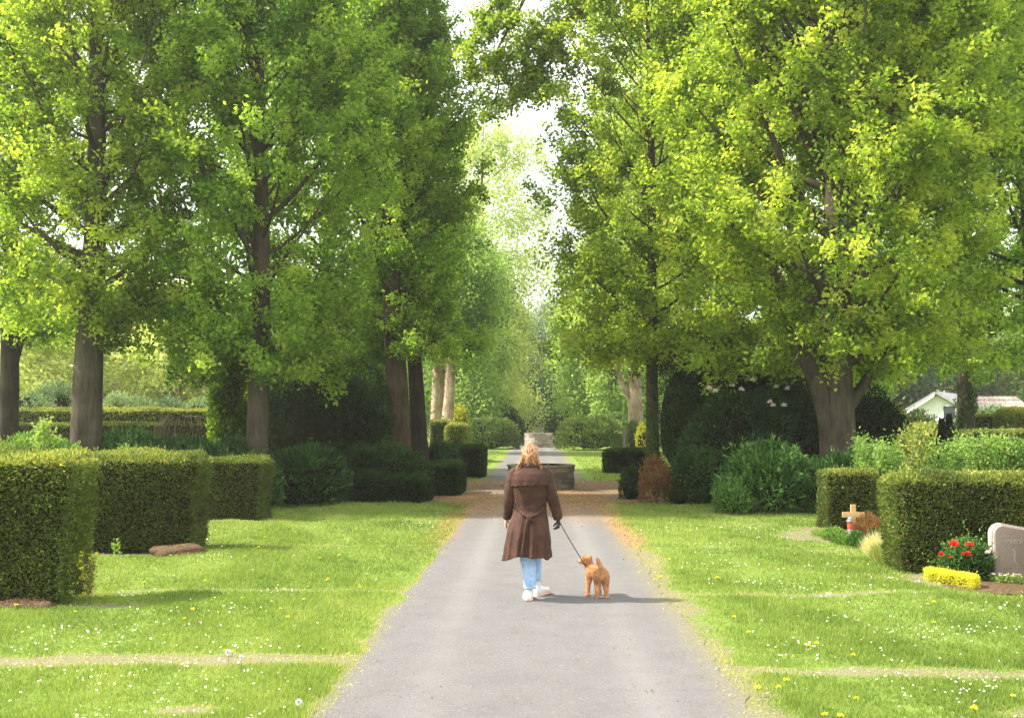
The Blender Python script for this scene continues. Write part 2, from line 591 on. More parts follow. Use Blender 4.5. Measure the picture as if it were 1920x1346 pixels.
HEDGE_FOOT = [(-12, -5.0, 10.92, 11.5), (-10, -5.03, 15.1, 15.7), (-8, -5.2, 19.5, 20.2), (5.0, 5.9, 17.9, 18.4), (4.58, 9, 13.05, 13.7)]
gb = MB()
X, Y = [], []
for (a, b, n) in ((-7.5, -1.3, 330000), (1.3, 7.5, 330000)):
    x, y = scatter(a, b, 5.6, 24, n)
    X.append(x)
    Y.append(y)
X = np.concatenate(X)
Y = np.concatenate(Y)
clump = .5 + .5 * fn(P3(X, Y), .55, 81)
k = keep_grass(X, Y) & (rs.uniform(size=len(X)) < .45 + .6 * clump)
X, Y, clump = X[k], Y[k], clump[k]
n = len(X)
h = (.018 + .036 * clump + .012 * rs.uniform(size=n)) * (1 + .4 * (rs.uniform(size=n) > .93)) * (.9 + Y * .012)
h *= 1 - .45 * dirtmask(X, Y)
lean = rs.normal(size=(n, 2)) * .45
wd = .0035 + .0006 * Y
az = rs.uniform(0, PI, n)
B = np.stack([X, Y, gz(X, Y) - .003], -1)
sd = np.stack([np.cos(az), np.sin(az), np.zeros(n)], -1) * wd[:, None] / 2
tip = B + np.stack([lean[:, 0] * h, lean[:, 1] * h, h], -1)
V = np.stack([B - sd, B + sd, tip], 1).reshape(-1, 3)
tint = np.clip(.42 + .24 * fn(P3(X, Y), 1.3, 82) + .16 * fn(P3(X, Y), .3, 83) + .15 * rs.normal(size=n) + .5 * dirtmask(X, Y), 0, 1)
gb.add(V, np.arange(n * 3).reshape(n, 3), tint)
# coarser tufts on the far lawns
for (a, b, y0, y1, n) in ((-14, -1.9, 32, 62, 26000), (1.9, 14, 32, 62, 26000)):
    x, y = scatter(a, b, y0, y1, n)
    k = plaza(x, y) < -.1
    x, y = x[k], y[k]
    n = len(x)
    B = np.stack([x, y, gz(x, y)], -1)
    h = rs.uniform(.03, .07, n)
    az = rs.uniform(0, PI, n)
    sd = np.stack([np.cos(az), np.sin(az), np.zeros(n)], -1) * .02
    tip = B + np.stack([rs.normal(size=n) * .02, rs.normal(size=n) * .02, h], -1)
    gb.add(np.stack([B - sd, B + sd, tip], 1).reshape(-1, 3), np.arange(n * 3).reshape(n, 3), np.clip(.55 + .2 * rs.normal(size=n), 0, 1))
g = gb.obj('grass', M['grass'])
tag(g, 'short bright green grass growing over both lawns beside the path', 'grass', kind='stuff')

# leaf litter
lb = MB()
x = rs.uniform(-4, 4, 90000)
y = rs.uniform(14, 33, 90000)
k = rs.uniform(size=len(x)) < littermask(x, y) ** 1.4 * .5
k &= ~(np.hypot(x - .16, y - 29) < 1.0)
x, y = x[k], y[k]
n = len(x)
A = rs.normal(size=(n, 3)) * np.array([1, 1, .25])
leaves(lb, np.stack([x, y, gz(x, y) + .014 + rs.uniform(0, .01, n)], -1), A, .030, .018, rs.uniform(0, 1, n), N=rs.normal(size=(n, 3)) * .4 + np.array([0, 0, 1]), rs=rs)
tag(lb.obj('leaf_litter', M['brown']), 'orange brown fallen leaves strewn over the crossing and path edges', 'leaf litter', kind='stuff')

# stray dry stalks on the verges
sb = MB()
x = rs.uniform(-8, 8, 60000)
y = 1 / rs.uniform(1 / 21, 1 / 5.8, 60000)
k = (rs.uniform(size=len(x)) < dirtmask(x, y) * .35) & (np.abs(x) > 1.3)
x, y = x[k], y[k]
n = len(x)
A = rs.normal(size=(n, 3)) * np.array([1, 1, .3]) + np.array([0, 0, .25])
leaves(sb, np.stack([x, y, gz(x, y) + .008], -1), A, .035, .006, rs.uniform(0, 1, n), rs=rs)
tag(sb.obj('dry_grass_stalks', M['straw']), 'dry straw coloured grass stalks lying on the worn lawn strips', 'dry grass', kind='stuff')

# loose grit on the path
pb = MB()
x = rs.uniform(-1.6, 1.6, 9000)
y = 1 / rs.uniform(1 / 16, 1 / 5.8, 9000)
k = rs.uniform(size=len(x)) < .25 + .75 * np.clip((np.abs(x) - .9) / .5, 0, 1)
x, y = x[k], y[k]
n = len(x)
T4 = np.array([(0, 0, 1), (.94, 0, -.33), (-.47, .82, -.33), (-.47, -.82, -.33)])
sz = rs.uniform(.002, .006, (n, 1, 1))
an = rs.uniform(0, 6.28, n)
rot = np.stack([np.stack([np.cos(an), -np.sin(an), 0 * an], -1), np.stack([np.sin(an), np.cos(an), 0 * an], -1), np.stack([0 * an, 0 * an, 0 * an + .7], -1)], 1)
VV = np.einsum('nij,kj->nki', rot, T4) * sz + np.stack([x, y, np.full(n, .008)], -1)[:, None]
ff = (np.arange(n)[:, None, None] * 4 + np.array([(0, 1, 2), (0, 2, 3), (0, 3, 1)])[None]).reshape(-1, 3)
pb.add(VV.reshape(-1, 3), ff)
tag(pb.obj('loose_grit', solid('grit_stone', [(.16, .155, .15), (.30, .29, .28), (.42, .40, .38)], 22, .9)), 'loose grey grit scattered along the gravel path', 'grit', kind='stuff')

fb_ = MB()
x = rs.uniform(-1.35, 1.35, 420)
y = 1 / rs.uniform(1 / 22, 1 / 5.9, 420)
A = rs.normal(size=(420, 3)) * np.array([1, 1, .15])
leaves(fb_, np.stack([x, y, np.full(420, .012)], -1), A, .022, .012, rs.uniform(0, 1, 420), N=rs.normal(size=(420, 3)) * .3 + np.array([0, 0, 1]), rs=rs)
tag(fb_.obj('fallen_leaves', M['brown']), 'scattered small brown leaves lying on the grey path', 'fallen leaves', kind='stuff')

# daisies: more than anyone could count
db = MB()
cx = np.concatenate([rs.uniform(-7, -1.9, 60), rs.uniform(1.9, 7.2, 95)])
cy = 1 / rs.uniform(1 / 19, 1 / 6.1, len(cx))
X = np.repeat(cx, 26) + rs.normal(size=len(cx) * 26) * .32
Y = np.repeat(cy, 26) + rs.normal(size=len(cx) * 26) * .14
kk = (rs.uniform(size=len(X)) < np.repeat(rs.uniform(.05, .9, len(cx)), 26)) & (dirtmask(X, Y) < .5)
X, Y = X[kk], Y[kk]
x2 = rs.uniform(-7, 7, 420)
y2 = 1 / rs.uniform(1 / 20, 1 / 5.9, 420)
k2 = (np.abs(x2) > 1.8)
X = np.concatenate([X, x2[k2]])
Y = np.concatenate([Y, y2[k2]])
for (a, b, c, d_) in HEDGE_FOOT:
    k = ~((X > a) & (X < b) & (Y > c) & (Y < d_))
    X, Y = X[k], Y[k]
n = len(X)
th = np.arange(7) * 2 * PI / 7
r = rs.uniform(.006, .0105, n)
tl = rs.normal(size=(n, 2)) * .3
ring = np.stack([np.cos(th), np.sin(th)], -1)[None] * r[:, None, None]
zc = gz(X, Y) + rs.uniform(.035, .06, n)
Z = zc[:, None] + (ring * tl[:, None]).sum(-1)
V = np.concatenate([np.stack([X[:, None] + ring[..., 0], Y[:, None] + ring[..., 1], Z], -1), np.stack([X, Y, zc + .003], -1)[:, None]], 1)
ff = (np.arange(n)[:, None, None] * 8 + np.array([(a, (a + 1) % 7, 7) for a in range(7)])[None]).reshape(-1, 3)
db.add(V.reshape(-1, 3), ff, .5, 0)
r2 = r * .42
ring = np.stack([np.cos(th), np.sin(th)], -1)[None] * r2[:, None, None]
V = np.concatenate([np.stack([X[:, None] + ring[..., 0], Y[:, None] + ring[..., 1], np.broadcast_to((zc + .004)[:, None], ring.shape[:2])], -1), np.stack([X, Y, zc + .006], -1)[:, None]], 1)
db.add(V.reshape(-1, 3), ff, .5, 1)
tag(db.obj('daisies', [M['daisy'], M['dandy']]), 'tiny white daisies sprinkled in drifts through the lawns', 'daisies', kind='stuff')


def bloom(mb, c, r, n=40, mat=0, flat=.35, rs=rs, L=None):
    A = rs.normal(size=(n, 3))
    A[:, 2] = np.abs(A[:, 2]) * flat + .15
    A = unit(A)
    leaves(mb, np.repeat(np.array([c]), n, 0) + A * r * .1, A, L or r, (L or r) * .45, rs.uniform(0, 1, n), mat, rs=rs)


dm = MB()
bloom(dm, (0, 0, .055), .021, 46, 0, .5)
tube(dm, [(0, 0, 0), (.004, 0, .03), (0, 0, .055)], [.0025, .0022, .003], 5, mat=1)
dme = dm.mesh('dandelion', [M['dandy'], M['stem']])
spots = [(x, 1 / v) for x, v in zip(list(rs.uniform(-6.2, -1.75, 34)) + list(rs.uniform(1.7, 6.2, 24)), list(rs.uniform(1 / 19, 1 / 9.5, 34)) + list(rs.uniform(1 / 18, 1 / 6.3, 24)))]
spots += [(1.56, 7.35), (1.72, 7.4), (1.86, 6.75), (1.95, 6.7), (2.3, 8.8), (2.38, 8.85), (1.42, 12.3), (1.5, 12.4), (-1.55, 6.3), (-2.55, 8.5), (-2.48, 8.45)]
for i, (x, y) in enumerate(spots):
    if any(a - .1 < x < b + .1 and c - .1 < y < d_ + .1 for a, b, c, d_ in HEDGE_FOOT):
        continue
    o = link('dandelion', dme)
    o.location = (x, y, float(gz(x, y)))
    o.rotation_euler = (0, 0, i * 1.3)
    o.scale = [rs.uniform(.8, 1.25)] * 3
    tag(o, 'small yellow dandelion flower open in the short lawn grass', 'dandelion', 'dandelions in the lawns')

cm = MB()
n = 260
A = unit(rs.normal(size=(n, 3)))
leaves(cm, np.repeat(np.array([[0, 0, .15]]), n, 0) + A * .004, A, .027, .007, rs.uniform(0, 1, n), 0, rs=rs)
tube(cm, [(0, 0, 0), (.006, .002, .07), (0, 0, .15)], [.003, .0025, .003], 6, mat=1)
cme = cm.mesh('dandelion_clock', [M['daisy'], M['stem']])
for (px, py, Yd, sc, lab) in ((432, 1246, 8.12, .8, 'white dandelion seed head on a stem, leftmost above the wide worn strip'),
                              (457, 1250, 8.05, .65, 'white dandelion seed head just right of its taller neighbour, above the worn strip'),
                              (565, 1340, 6.75, .75, 'white dandelion seed head alone near the path at the bottom of the left lawn')):
    o = link('dandelion_clock', cme)
    o.location = (gp(px, Yd), Yd, 0)
    o.scale = (sc,) * 3
    tag(o, lab, 'dandelion', 'dandelion seed heads')

# ------------------------------------------------------------------ trees
def bez(pts, n=12):
    """smooth polyline through pts (Catmull-Rom)"""
    P = np.asarray(pts, float)
    P = np.vstack([2 * P[0] - P[1], P, 2 * P[-1] - P[-2]])
    out = []
    for i in range(1, len(P) - 2):
        t = np.linspace(0, 1, n, endpoint=False)[:, None]
        a, b, c, d = P[i - 1:i + 3]
        out.append(.5 * (2 * b + (c - a) * t + (2 * a - 5 * b + 4 * c - d) * t ** 2 + (3 * b - a - 3 * c + d) * t ** 3))
    out.append(P[-2][None])
    return np.vstack(out)


def tree(name, loc, label, H, cb, Rc, r0, nl=60, ntw=12, nleaf=72, L=.118, seed=1, leafm='leaf', barkm='bark', group=None,
         rise=1.2, lean=(0, 0), tint0=.5, prof=None, droop=0.0, extra=(), gap=0.0, puff=.125, twl=.9, flare=.55, cat='tree', elong=1.0, ivy=0, fill=0, low=0):
    rs = np.random.RandomState(seed)
    prof = prof or (lambda t: (.62 + .38 * np.sin(PI * min(1, t * 1.25) ** .8)) * (1 if t < .75 else 1 - (t - .75) * 2.6))
    tb = MB()
    m = 26
    t = np.linspace(0, 1, m)
    tx = lean[0] * t + .10 * r0 * 4 * np.sin(t * 7 + seed) * t
    ty = lean[1] * t + .10 * r0 * 4 * np.cos(t * 6 + seed * 2) * t
    trunk = np.stack([tx, ty, H * .96 * t - .05], -1)
    zt = trunk[:, 2]
    rad = r0 * (1 - t) ** .85 * (1 + flare * np.exp(-np.maximum(zt, 0) / .35)) + .012
    th = np.arange(18) * 2 * PI / 18
    fl = 1 + .07 * np.sin(th * 3 + seed)[None] + .05 * np.sin(th * 7 + 2 * seed)[None] + .14 * np.exp(-np.maximum(zt, 0) / .4)[:, None] * np.sin(th * 5 + seed)[None] + .04 * fn(np.stack([np.repeat(zt, 18), np.tile(np.cos(th) * 2, m), np.tile(np.sin(th) * 2, m)], -1), 1.2, seed).reshape(m, 18)
    # resample the trunk more finely near the base
    tt = np.concatenate([np.linspace(0, .12, 10, endpoint=False), np.linspace(.12, 1, 22)])
    tr2 = np.stack([np.interp(tt, t, trunk[:, k]) for k in range(3)], -1)
    rd2 = r0 * (1 - tt) ** .85 * (1 + flare * np.exp(-np.maximum(tr2[:, 2], 0) / .35)) + .012
    fl2 = np.stack([np.interp(tt, t, fl[:, k]) for k in range(18)], -1)
    tube(tb, tr2, rd2, 18, fl=fl2)
    tw0, tw1, tws = [], [], []
    for i in range(nl):
        u = (i + .5) / nl
        h0 = cb * .93 + (H * .93 - cb) * u ** .9
        az = i * 2.39996 + rs.uniform(-.4, .4)
        reach = Rc * prof(u) * rs.uniform(.7, 1.08)
        if gap and rs.uniform() < gap:
            continue
        up = reach * rise * rs.uniform(.7, 1.4) * (.25 + .75 * min(1, u * 3.0))
        base = np.array([np.interp(h0, zt, tx), np.interp(h0, zt, ty), h0])
        s = np.linspace(0, 1, 9)[:, None]
        d = np.array([math.cos(az), math.sin(az), 0])
        P = base + d * reach * s ** .85 + np.array([0, 0, 1]) * (up * s ** 1.15 - droop * reach * s ** 2.4) + np.cumsum(rs.normal(size=(9, 3)) * .05 * reach / 3, 0) * s
        rl = max(.012, np.interp(h0, zt, r0 * (1 - t)) * rs.uniform(.22, .42))
        tube(tb, P, rl * (1 - s[:, 0]) ** .8 + .006, 6, cap=False)
        q = rs.uniform(.18, 1.0, ntw) ** .75
        p0 = np.stack([np.interp(q, s[:, 0], P[:, k]) for k in range(3)], -1)
        dd = d * .7 + rs.normal(size=(ntw, 3)) * .65 + np.array([0, 0, .35 - droop * .9])
        ln = twl * rs.uniform(.5, 1.3, ntw) * (.45 + .55 * q)
        tw0.append(p0)
        tw1.append(p0 + unit(dd) * ln[:, None])
    for pts, r1, r2, k, bare in extra:
        P = bez(pts, 8)
        tube(tb, P, np.linspace(r1, r2, len(P)), 9, cap=False)
        if k:
            q = rs.uniform(bare, 1, k)
            s = np.linspace(0, 1, len(P))
            p0 = np.stack([np.interp(q, s, P[:, j]) for j in range(3)], -1)
            tw0.append(p0)
            tw1.append(p0 + unit(rs.normal(size=(k, 3)) + np.array([0, 0, .1])) * twl * rs.uniform(.3, .9, (k, 1)))
    if low:     # leafy shoots hanging low off the first limbs
        a = rs.uniform(0, 6.28, low)
        rr = Rc * rs.uniform(.15, .85, low)
        p0 = np.stack([rr * np.cos(a), rr * np.sin(a), cb + rs.uniform(0, .8, low)], -1)
        tw0.append(p0)
        tw1.append(p0 + np.stack([np.cos(a) * .4, np.sin(a) * .4, rs.uniform(-.7, -.1, low)], -1))
    if fill:    # shoots filling the outer crown
        u = rs.uniform(0, 1, fill)
        a = rs.uniform(0, 6.28, fill)
        rr = Rc * np.array([prof(x) for x in u]) * rs.uniform(.45, 1.0, fill)
        zf = cb + (H * 1.0 - cb) * u ** .9 + rs.uniform(-.3, .4, fill)
        p0 = np.stack([rr * np.cos(a) + np.interp(zf, zt, tx), rr * np.sin(a) + np.interp(zf, zt, ty), zf], -1)
        k_ = fn(p0, 1.9, seed + 9) > -.35
        p0, a = p0[k_], a[k_]
        tw0.append(p0)
        tw1.append(p0 + unit(np.stack([np.cos(a) * .7, np.sin(a) * .7, rs.uniform(.1, 1.2, len(a))], -1) + rs.normal(size=(len(a), 3)) * .35) * twl * rs.uniform(.5, 1.1, (len(a), 1)))
    tw0 = np.concatenate(tw0)
    tw1 = np.concatenate(tw1)
    # some twigs as real wood
    nt_ = len(tw0)
    for j in rs.permutation(nt_)[:min(nt_, 260)]:
        mid = (tw0[j] + tw1[j]) / 2 + rs.normal(size=3) * .04
        tube(tb, [tw0[j], mid, tw1[j]], [.013, .009, .004], 4, cap=False)
    cm = MB()
    np_ = 4
    q = rs.uniform(.25, 1.05, (nt_, np_))
    pc = tw0[:, None] + (tw1 - tw0)[:, None] * q[..., None]
    pc = pc.reshape(-1, 3)
    per = max(3, nleaf // np_)
    pc = pc.reshape(nt_, np_, 3)
    hole = fn(pc[:, 1], 1.25, seed + 33) < -.42
    if H < 18.5 and L < .2 and seed != 17:
        tw0, pc = tw0[~hole], pc[~hole]
        nt_ = len(pc)
    pc = pc.reshape(-1, 3)
    cl = np.clip(tint0 + .08 * rs.normal(size=len(pc)) + .25 * np.repeat(rs.normal(size=nt_), np_) + .14 * fn(pc, 1.6, seed), 0, 1)
    P = np.repeat(pc, per, 0)
    off = rs.normal(size=P.shape) * puff * np.array([1, 1, .8 * elong])
    P = P + off
    ctr = np.array([lean[0] * .4, lean[1] * .4, 0])
    outw = P - ctr
    outw[:, 2] = 0
    A = unit(outw) * .5 + rs.normal(size=P.shape) * .7 + np.array([0, 0, -.15 - droop])
    Nn = rs.normal(size=P.shape) * .8 + np.array([0, 0, 1.0]) + unit(outw) * .5
    leaves(cm, P, A, L, L * .68, np.clip(np.repeat(cl, per) + .13 * rs.normal(size=len(P)), 0, 1), N=Nn, rs=rs)
    if ivy:
        z = rs.uniform(0.2, ivy, 3500)
        a = rs.uniform(0, 6.28, 3500)
        rr = np.interp(z, zt, rad) + rs.uniform(.0, .10, 3500)
        Pi = np.stack([np.interp(z, zt, tx) + rr * np.cos(a), np.interp(z, zt, ty) + rr * np.sin(a), z], -1)
        k = fn(Pi, .7, seed + 4) > -.1
        im = MB()
        leaves(im, Pi[k], np.stack([np.cos(a), np.sin(a), -np.ones_like(a)], -1)[k], .07, .06, rs.uniform(0, 1, k.sum()), rs=rs)
    root = empty(name, loc, label, cat, group)
    tb.obj('trunk', M[barkm], root, True)
    cm.obj('crown', M[leafm], root)
    if ivy:
        im.obj('ivy', M['laurel'], root)
    return root


def rel(px, py, Yd, ox, oy):
    """a point seen at (px,py) on the plane Yd, in the frame of a tree standing at (ox,oy)"""
    return (gp(px, Yd) - ox, Yd - oy, zz(py, Yd))


G_L = 'hornbeams in the left avenue row'
G_R = 'hornbeams in the right avenue row'
xT1, yT1 = gp(157, 22.6), 22.6
tree('hornbeam_tree', (xT1, yT1, 0), 'stout tree with a plain grey trunk behind the second left hedge, yellowish crown', 15, 4.0, 2.5, .34, 62, 12, 80, seed=11, fill=640,
     leafm='leaf_y', group=G_L, tint0=.44, flare=.12, low=40,
     extra=[([rel(165, 650, 22.6, xT1, yT1), rel(205, 600, 22.6, xT1, yT1), rel(262, 570, 22.6, xT1, yT1), rel(330, 560, 22.6, xT1, yT1)], .11, .03, 26, .25)])
xT2, yT2 = gp(481, 23.6), 23.6
tree('hornbeam_tree', (xT2, yT2, 0), 'slim grey trunked tree between the third left hedge and the dark yew', 15.5, 3.0, 2.9, .25, 74, 13, 86, seed=12, fill=800,
     leafm='leaf', group=G_L, tint0=.55, flare=.25, low=60,
     extra=[([rel(488, 700, 23.6, xT2, yT2), rel(530, 660, 23.6, xT2, yT2), rel(590, 610, 23.6, xT2, yT2)], .08, .02, 14, .3),
            ([rel(478, 690, 23.6, xT2, yT2), rel(420, 600, 23.6, xT2, yT2), rel(350, 470, 23.6, xT2, yT2)], .08, .02, 14, .3)])
x0, y0 = gp(753, 30), 30
tree('hornbeam_tree', (x0, y0, 0), 'tree with the thick furrowed trunk, left one of the close pair by the box hedge', 17, 4.0, 2.6, .36, 66, 13, 86, seed=13, fill=560, lean=(-.9, 0),
     leafm='leaf', barkm='bark_r', group=G_L, tint0=.54, flare=.25, low=60)
x0, y0 = gp(792, 31.2), 31.2
tree('hornbeam_tree', (x0, y0, 0), 'dark trunked tree, right one of the close pair by the box hedge', 16.5, 4.2, 1.6, .25, 46, 12, 80, seed=14, lean=(-1.0, 0), fill=330,
     leafm='leaf', barkm='bark_d', group=G_L, tint0=.56, flare=.2, low=24)
x0, y0 = gp(6, 31), 31
tree('hornbeam_tree', (x0, y0, 0), 'forked dark tree cut by the left edge of the view', 17, 4.6, 3.6, .30, 66, 13, 80, seed=15, fill=600,
     leafm='leaf', barkm='bark_d', group=G_L, tint0=.42, low=20,
     extra=[([rel(8, 700, 31, x0, y0), rel(25, 640, 31, x0, y0), rel(50, 560, 31, x0, y0)], .16, .06, 12, .5)])
xT5, yT5 = gp(1567, 23), 23
tree('hornbeam_tree', (xT5, yT5, 0), 'largest tree on the right, massive forked grey trunk behind the laurel', 15.5, 3.3, 4.0, .42, 96, 15, 88, seed=16, fill=1500,
     leafm='leaf_y', group=G_R, tint0=.52, flare=.22, low=80,
     extra=[([rel(1552, 800, 23, xT5, yT5), rel(1535, 730, 22.9, xT5, yT5), rel(1508, 670, 22.7, xT5, yT5), rel(1488, 600, 22.5, xT5, yT5), rel(1450, 500, 22.3, xT5, yT5)], .26, .10, 34, .5),
            ([rel(1582, 770, 23, xT5, yT5), rel(1622, 710, 23.1, xT5, yT5), rel(1660, 640, 23.3, xT5, yT5), rel(1700, 540, 23.4, xT5, yT5)], .14, .06, 30, .4)])
xT4, yT4 = gp(1222, 28), 28


def q4(x, y, d=27.5):
    return rel(x, y, d, xT4, yT4)


tree('oak_tree', (xT4, yT4, 0), 'slender light trunk by the brown shrub, its gnarled bough hanging over the path', 17, 3.8, 3.2, .175, 66, 13, 82, seed=17, fill=640,
     leafm='leaf_y', barkm='bark_r', group=G_R, tint0=.45, flare=.9, low=120,
     extra=[([q4(1214, -60, 28), q4(1150, -50), q4(1095, 0), q4(1048, 38), q4(1032, 72), q4(1066, 92)], .17, .06, 34, .1),
            ([q4(1048, 38), q4(1008, 58), q4(984, 92), q4(986, 130), q4(966, 162), q4(958, 208)], .085, .03, 34, .1),
            ([q4(1032, 72), q4(1010, 110), q4(1012, 150), q4(1030, 190)], .05, .02, 22, .2),
            ([q4(1120, -90), q4(1030, -60), q4(950, -30), q4(900, 30), q4(880, 90), q4(893, 150)], .08, .02, 48, .2),
            ([q4(1000, -50), q4(960, 30), q4(930, 90), q4(935, 150), q4(915, 210)], .05, .015, 34, .1)])
x0, y0 = gp(1802, 38), 38
tree('hornbeam_tree', (x0, y0, 0), 'ivy clad dark tree in front of the white gabled house', 19, 3.9, 4.2, .32, 66, 13, 82, seed=18, fill=700,
     leafm='leaf', barkm='bark_d', group=G_R, tint0=.42, low=60, ivy=3.5)
x0, y0 = gp(1924, 26), 26
tree('hornbeam_tree', (x0, y0, 0), 'straight grey trunked tree cut by the right edge of the view', 15, 4.3, 3.0, .22, 60, 12, 80, seed=19, fill=560,
     leafm='leaf', barkm='bark', group=G_R, tint0=.52, low=20)
# further trees of the two rows, seen only through the gaps
x0, y0 = gp(612, 36), 36
tree('hornbeam_tree', (x0, y0, 0), 'tree standing behind the dark yew on the left, only its leafy crown visible', 18, 2.6, 4.2, .30, 60, 13, 60, L=.17, seed=21, fill=500,
     leafm='leaf', group=G_L, tint0=.40, puff=.30, twl=1.3, low=60)
x0, y0 = gp(1500, 44), 44
tree('hornbeam_tree', (x0, y0, 0), 'tall tree hidden behind the largest right tree and the dark holly', 22, 3.0, 5.6, .34, 66, 13, 62, L=.18, seed=22, fill=500,
     leafm='leaf', group=G_R, tint0=.46, puff=.32, twl=1.4, low=40)
x0, y0 = gp(1290, 52), 52
tree('hornbeam_tree', (x0, y0, 0), 'tall tree behind the slender trunk, filling the crowns over the dark holly', 24, 4, 4.8, .34, 60, 13, 60, L=.19, seed=23, fill=400,
     leafm='leaf_y', group=G_R, tint0=.42, puff=.32, twl=1.4)

# plane trees, sunlit mottled trunks
x0, y0 = gp(820, 58), 58
tree('plane_tree', (x0, y0, 0), 'plane tree with mottled sunlit trunk, left of its close twin', 14, 5.6, 3.0, .44, 46, 12, 50, L=.2, seed=31, leafm='leaf_far', barkm='bark_p',
     group='plane trees', tint0=.52, puff=.33, twl=1.4, droop=.25, low=30, flare=.1)
x0, y0 = gp(834, 56), 56
tree('plane_tree', (x0, y0, 0), 'plane tree with reddish mottled trunk, right of its close twin', 11.5, 5.6, 2.2, .36, 40, 12, 50, L=.2, seed=32, leafm='leaf_far', barkm='bark_p',
     group='plane trees', tint0=.55, puff=.33, twl=1.4, droop=.25, lean=(.8, 0), flare=.12)
x0, y0 = gp(1191, 60), 60
tree('plane_tree', (x0, y0, 0), 'plane tree with pale forked trunk on the right of the far path', 21, 6.0, 4.2, .44, 46, 12, 50, L=.2, seed=33, leafm='leaf_y', barkm='bark_p',
     group='plane trees', tint0=.5, puff=.33, twl=1.4, droop=.3, flare=.15, low=40,
     extra=[([(-.1, 0, 2.6), (-.9, 0, 4.4), (-1.4, 0, 6.0), (-1.9, 0, 8.5)], .2, .08, 8, .6)])

# pale weeping trees of the far avenue
WP = lambda t: .75 + .25 * math.sin(PI * t) - (0 if t < .8 else (t - .8) * 3.0)
G_W = 'pale weeping trees down the avenue'
for i, (px, Y, H, cb, Rc, lm, tn, lab) in enumerate([
    (905, 84, 28, 3.0, 5.6, 'leaf_pale', .62, 'tall pale yellow green weeping tree rising left of the far path'),
    (862, 77, 16, 3.2, 3.6, 'leaf_far', .72, 'green weeping tree just right of the plane trunks'),
    (918, 92, 14, 4.0, 3.2, 'leaf_pale', .35, 'light green weeping tree with dark trunk above the left rhododendrons'),
    (902, 112, 15.5, 5.5, 3.8, 'leaf_pale', .42, 'soft pale weeping tree nearest the end of the path, left side'),
    (1122, 96, 15, 2.6, 4.2, 'leaf_far', .82, 'bright green weeping tree right of the far path'),
    (1134, 118, 16, 5.5, 3.8, 'leaf_pale', .40, 'soft pale weeping tree nearest the end of the path, right side'),
    (1150, 76, 15, 3.0, 4.0, 'leaf_far', .75, 'fresh green weeping tree beside the pale forked plane'),
    (1190, 100, 26, 5, 6.0, 'leaf_far', .60, 'tall light green tree behind the right plane tree')]):
    x0 = gp(px, Y)
    tree('weeping_tree', (x0, Y, 0), lab, H, cb, Rc, .32, 44, 14, 54, L=.26, seed=50 + i, leafm=lm, barkm='bark_d', group=G_W, prof=WP,
         tint0=tn, puff=.34, twl=1.9, droop=.75, rise=.9, elong=2.4, low=70)

# pale woodland edge at the far left, behind the clipped hedges
G_B = 'sunlit trees behind the left hedges'
for i, (px, Y, H, Rc, lm, tn, lab) in enumerate([
    (20, 66, 11.5, 5.2, 'leaf_gold', .75, 'bright yellow green tree at the left edge behind the grey bushes'),
    (190, 72, 12, 5.6, 'leaf_gold', .82, 'bright yellow green tree straight behind the stout left trunk'),
    (330, 70, 10.8, 5.0, 'leaf_gold', .72, 'bright yellow green tree with a pale brown trunk between the left trunks'),
    (440, 82, 12, 5.6, 'leaf_gold', .6, 'yellow green tree behind the slim left trunk'),
    (560, 78, 12, 5.5, 'leaf_far', .5, 'mid green tree behind the dark yew'),
    (690, 86, 13, 5.0, 'leaf_far', .45, 'green tree behind the lilac bush')]):
    tree('sunlit_tree', (gp(px, Y), Y, 0), lab, H, 1.0, Rc, .4, 40, 14, 56, L=.30, seed=70 + i, leafm=lm, barkm='bark_p', group=G_B, tint0=tn,
         puff=.5, twl=2.0, rise=.6, droop=.2, low=60)

# far trees closing the view on the right and at the end
G_F = 'far trees beyond the cemetery'
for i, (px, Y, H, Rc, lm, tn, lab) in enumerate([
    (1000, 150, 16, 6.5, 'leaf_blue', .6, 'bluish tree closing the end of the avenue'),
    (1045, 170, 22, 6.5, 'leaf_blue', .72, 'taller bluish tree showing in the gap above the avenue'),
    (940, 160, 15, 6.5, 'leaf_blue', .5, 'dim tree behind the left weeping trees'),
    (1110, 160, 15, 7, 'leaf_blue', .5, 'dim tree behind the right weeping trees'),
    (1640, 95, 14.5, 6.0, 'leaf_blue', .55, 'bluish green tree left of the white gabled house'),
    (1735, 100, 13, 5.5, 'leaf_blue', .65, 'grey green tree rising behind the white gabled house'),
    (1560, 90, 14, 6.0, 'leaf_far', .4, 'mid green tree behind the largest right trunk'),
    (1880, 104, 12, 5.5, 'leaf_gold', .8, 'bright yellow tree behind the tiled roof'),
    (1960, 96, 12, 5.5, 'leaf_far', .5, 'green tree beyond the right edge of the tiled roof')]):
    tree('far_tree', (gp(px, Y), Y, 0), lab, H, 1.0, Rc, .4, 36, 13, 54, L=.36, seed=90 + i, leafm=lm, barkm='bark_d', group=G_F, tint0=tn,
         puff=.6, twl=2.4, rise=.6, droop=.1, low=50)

# wooded horizon: one mass nobody could count
wb = MB()
r_ = np.random.RandomState(5)
for i in range(150):
    x = r_.uniform(-190, 190)
    y = 195 + r_.uniform(0, 40) + abs(x) * -.1
    h = r_.uniform(9, 15)
    c = np.array([x, y, h * .5])
    d = unit(r_.normal(size=(700, 3)))
    P = c + d * np.array([6.5, 6.5, h * .55]) * r_.uniform(.8, 1.05, (700, 1))
    leaves(wb, P, d + r_.normal(size=d.shape) * .5, 1.1, .9, np.clip(r_.uniform(.2, .8) + .15 * r_.normal(size=700), 0, 1), rs=r_)
tag(wb.obj('distant_woodland', M['leaf_blue']), 'hazy line of distant woodland behind everything', 'woodland', kind='stuff')


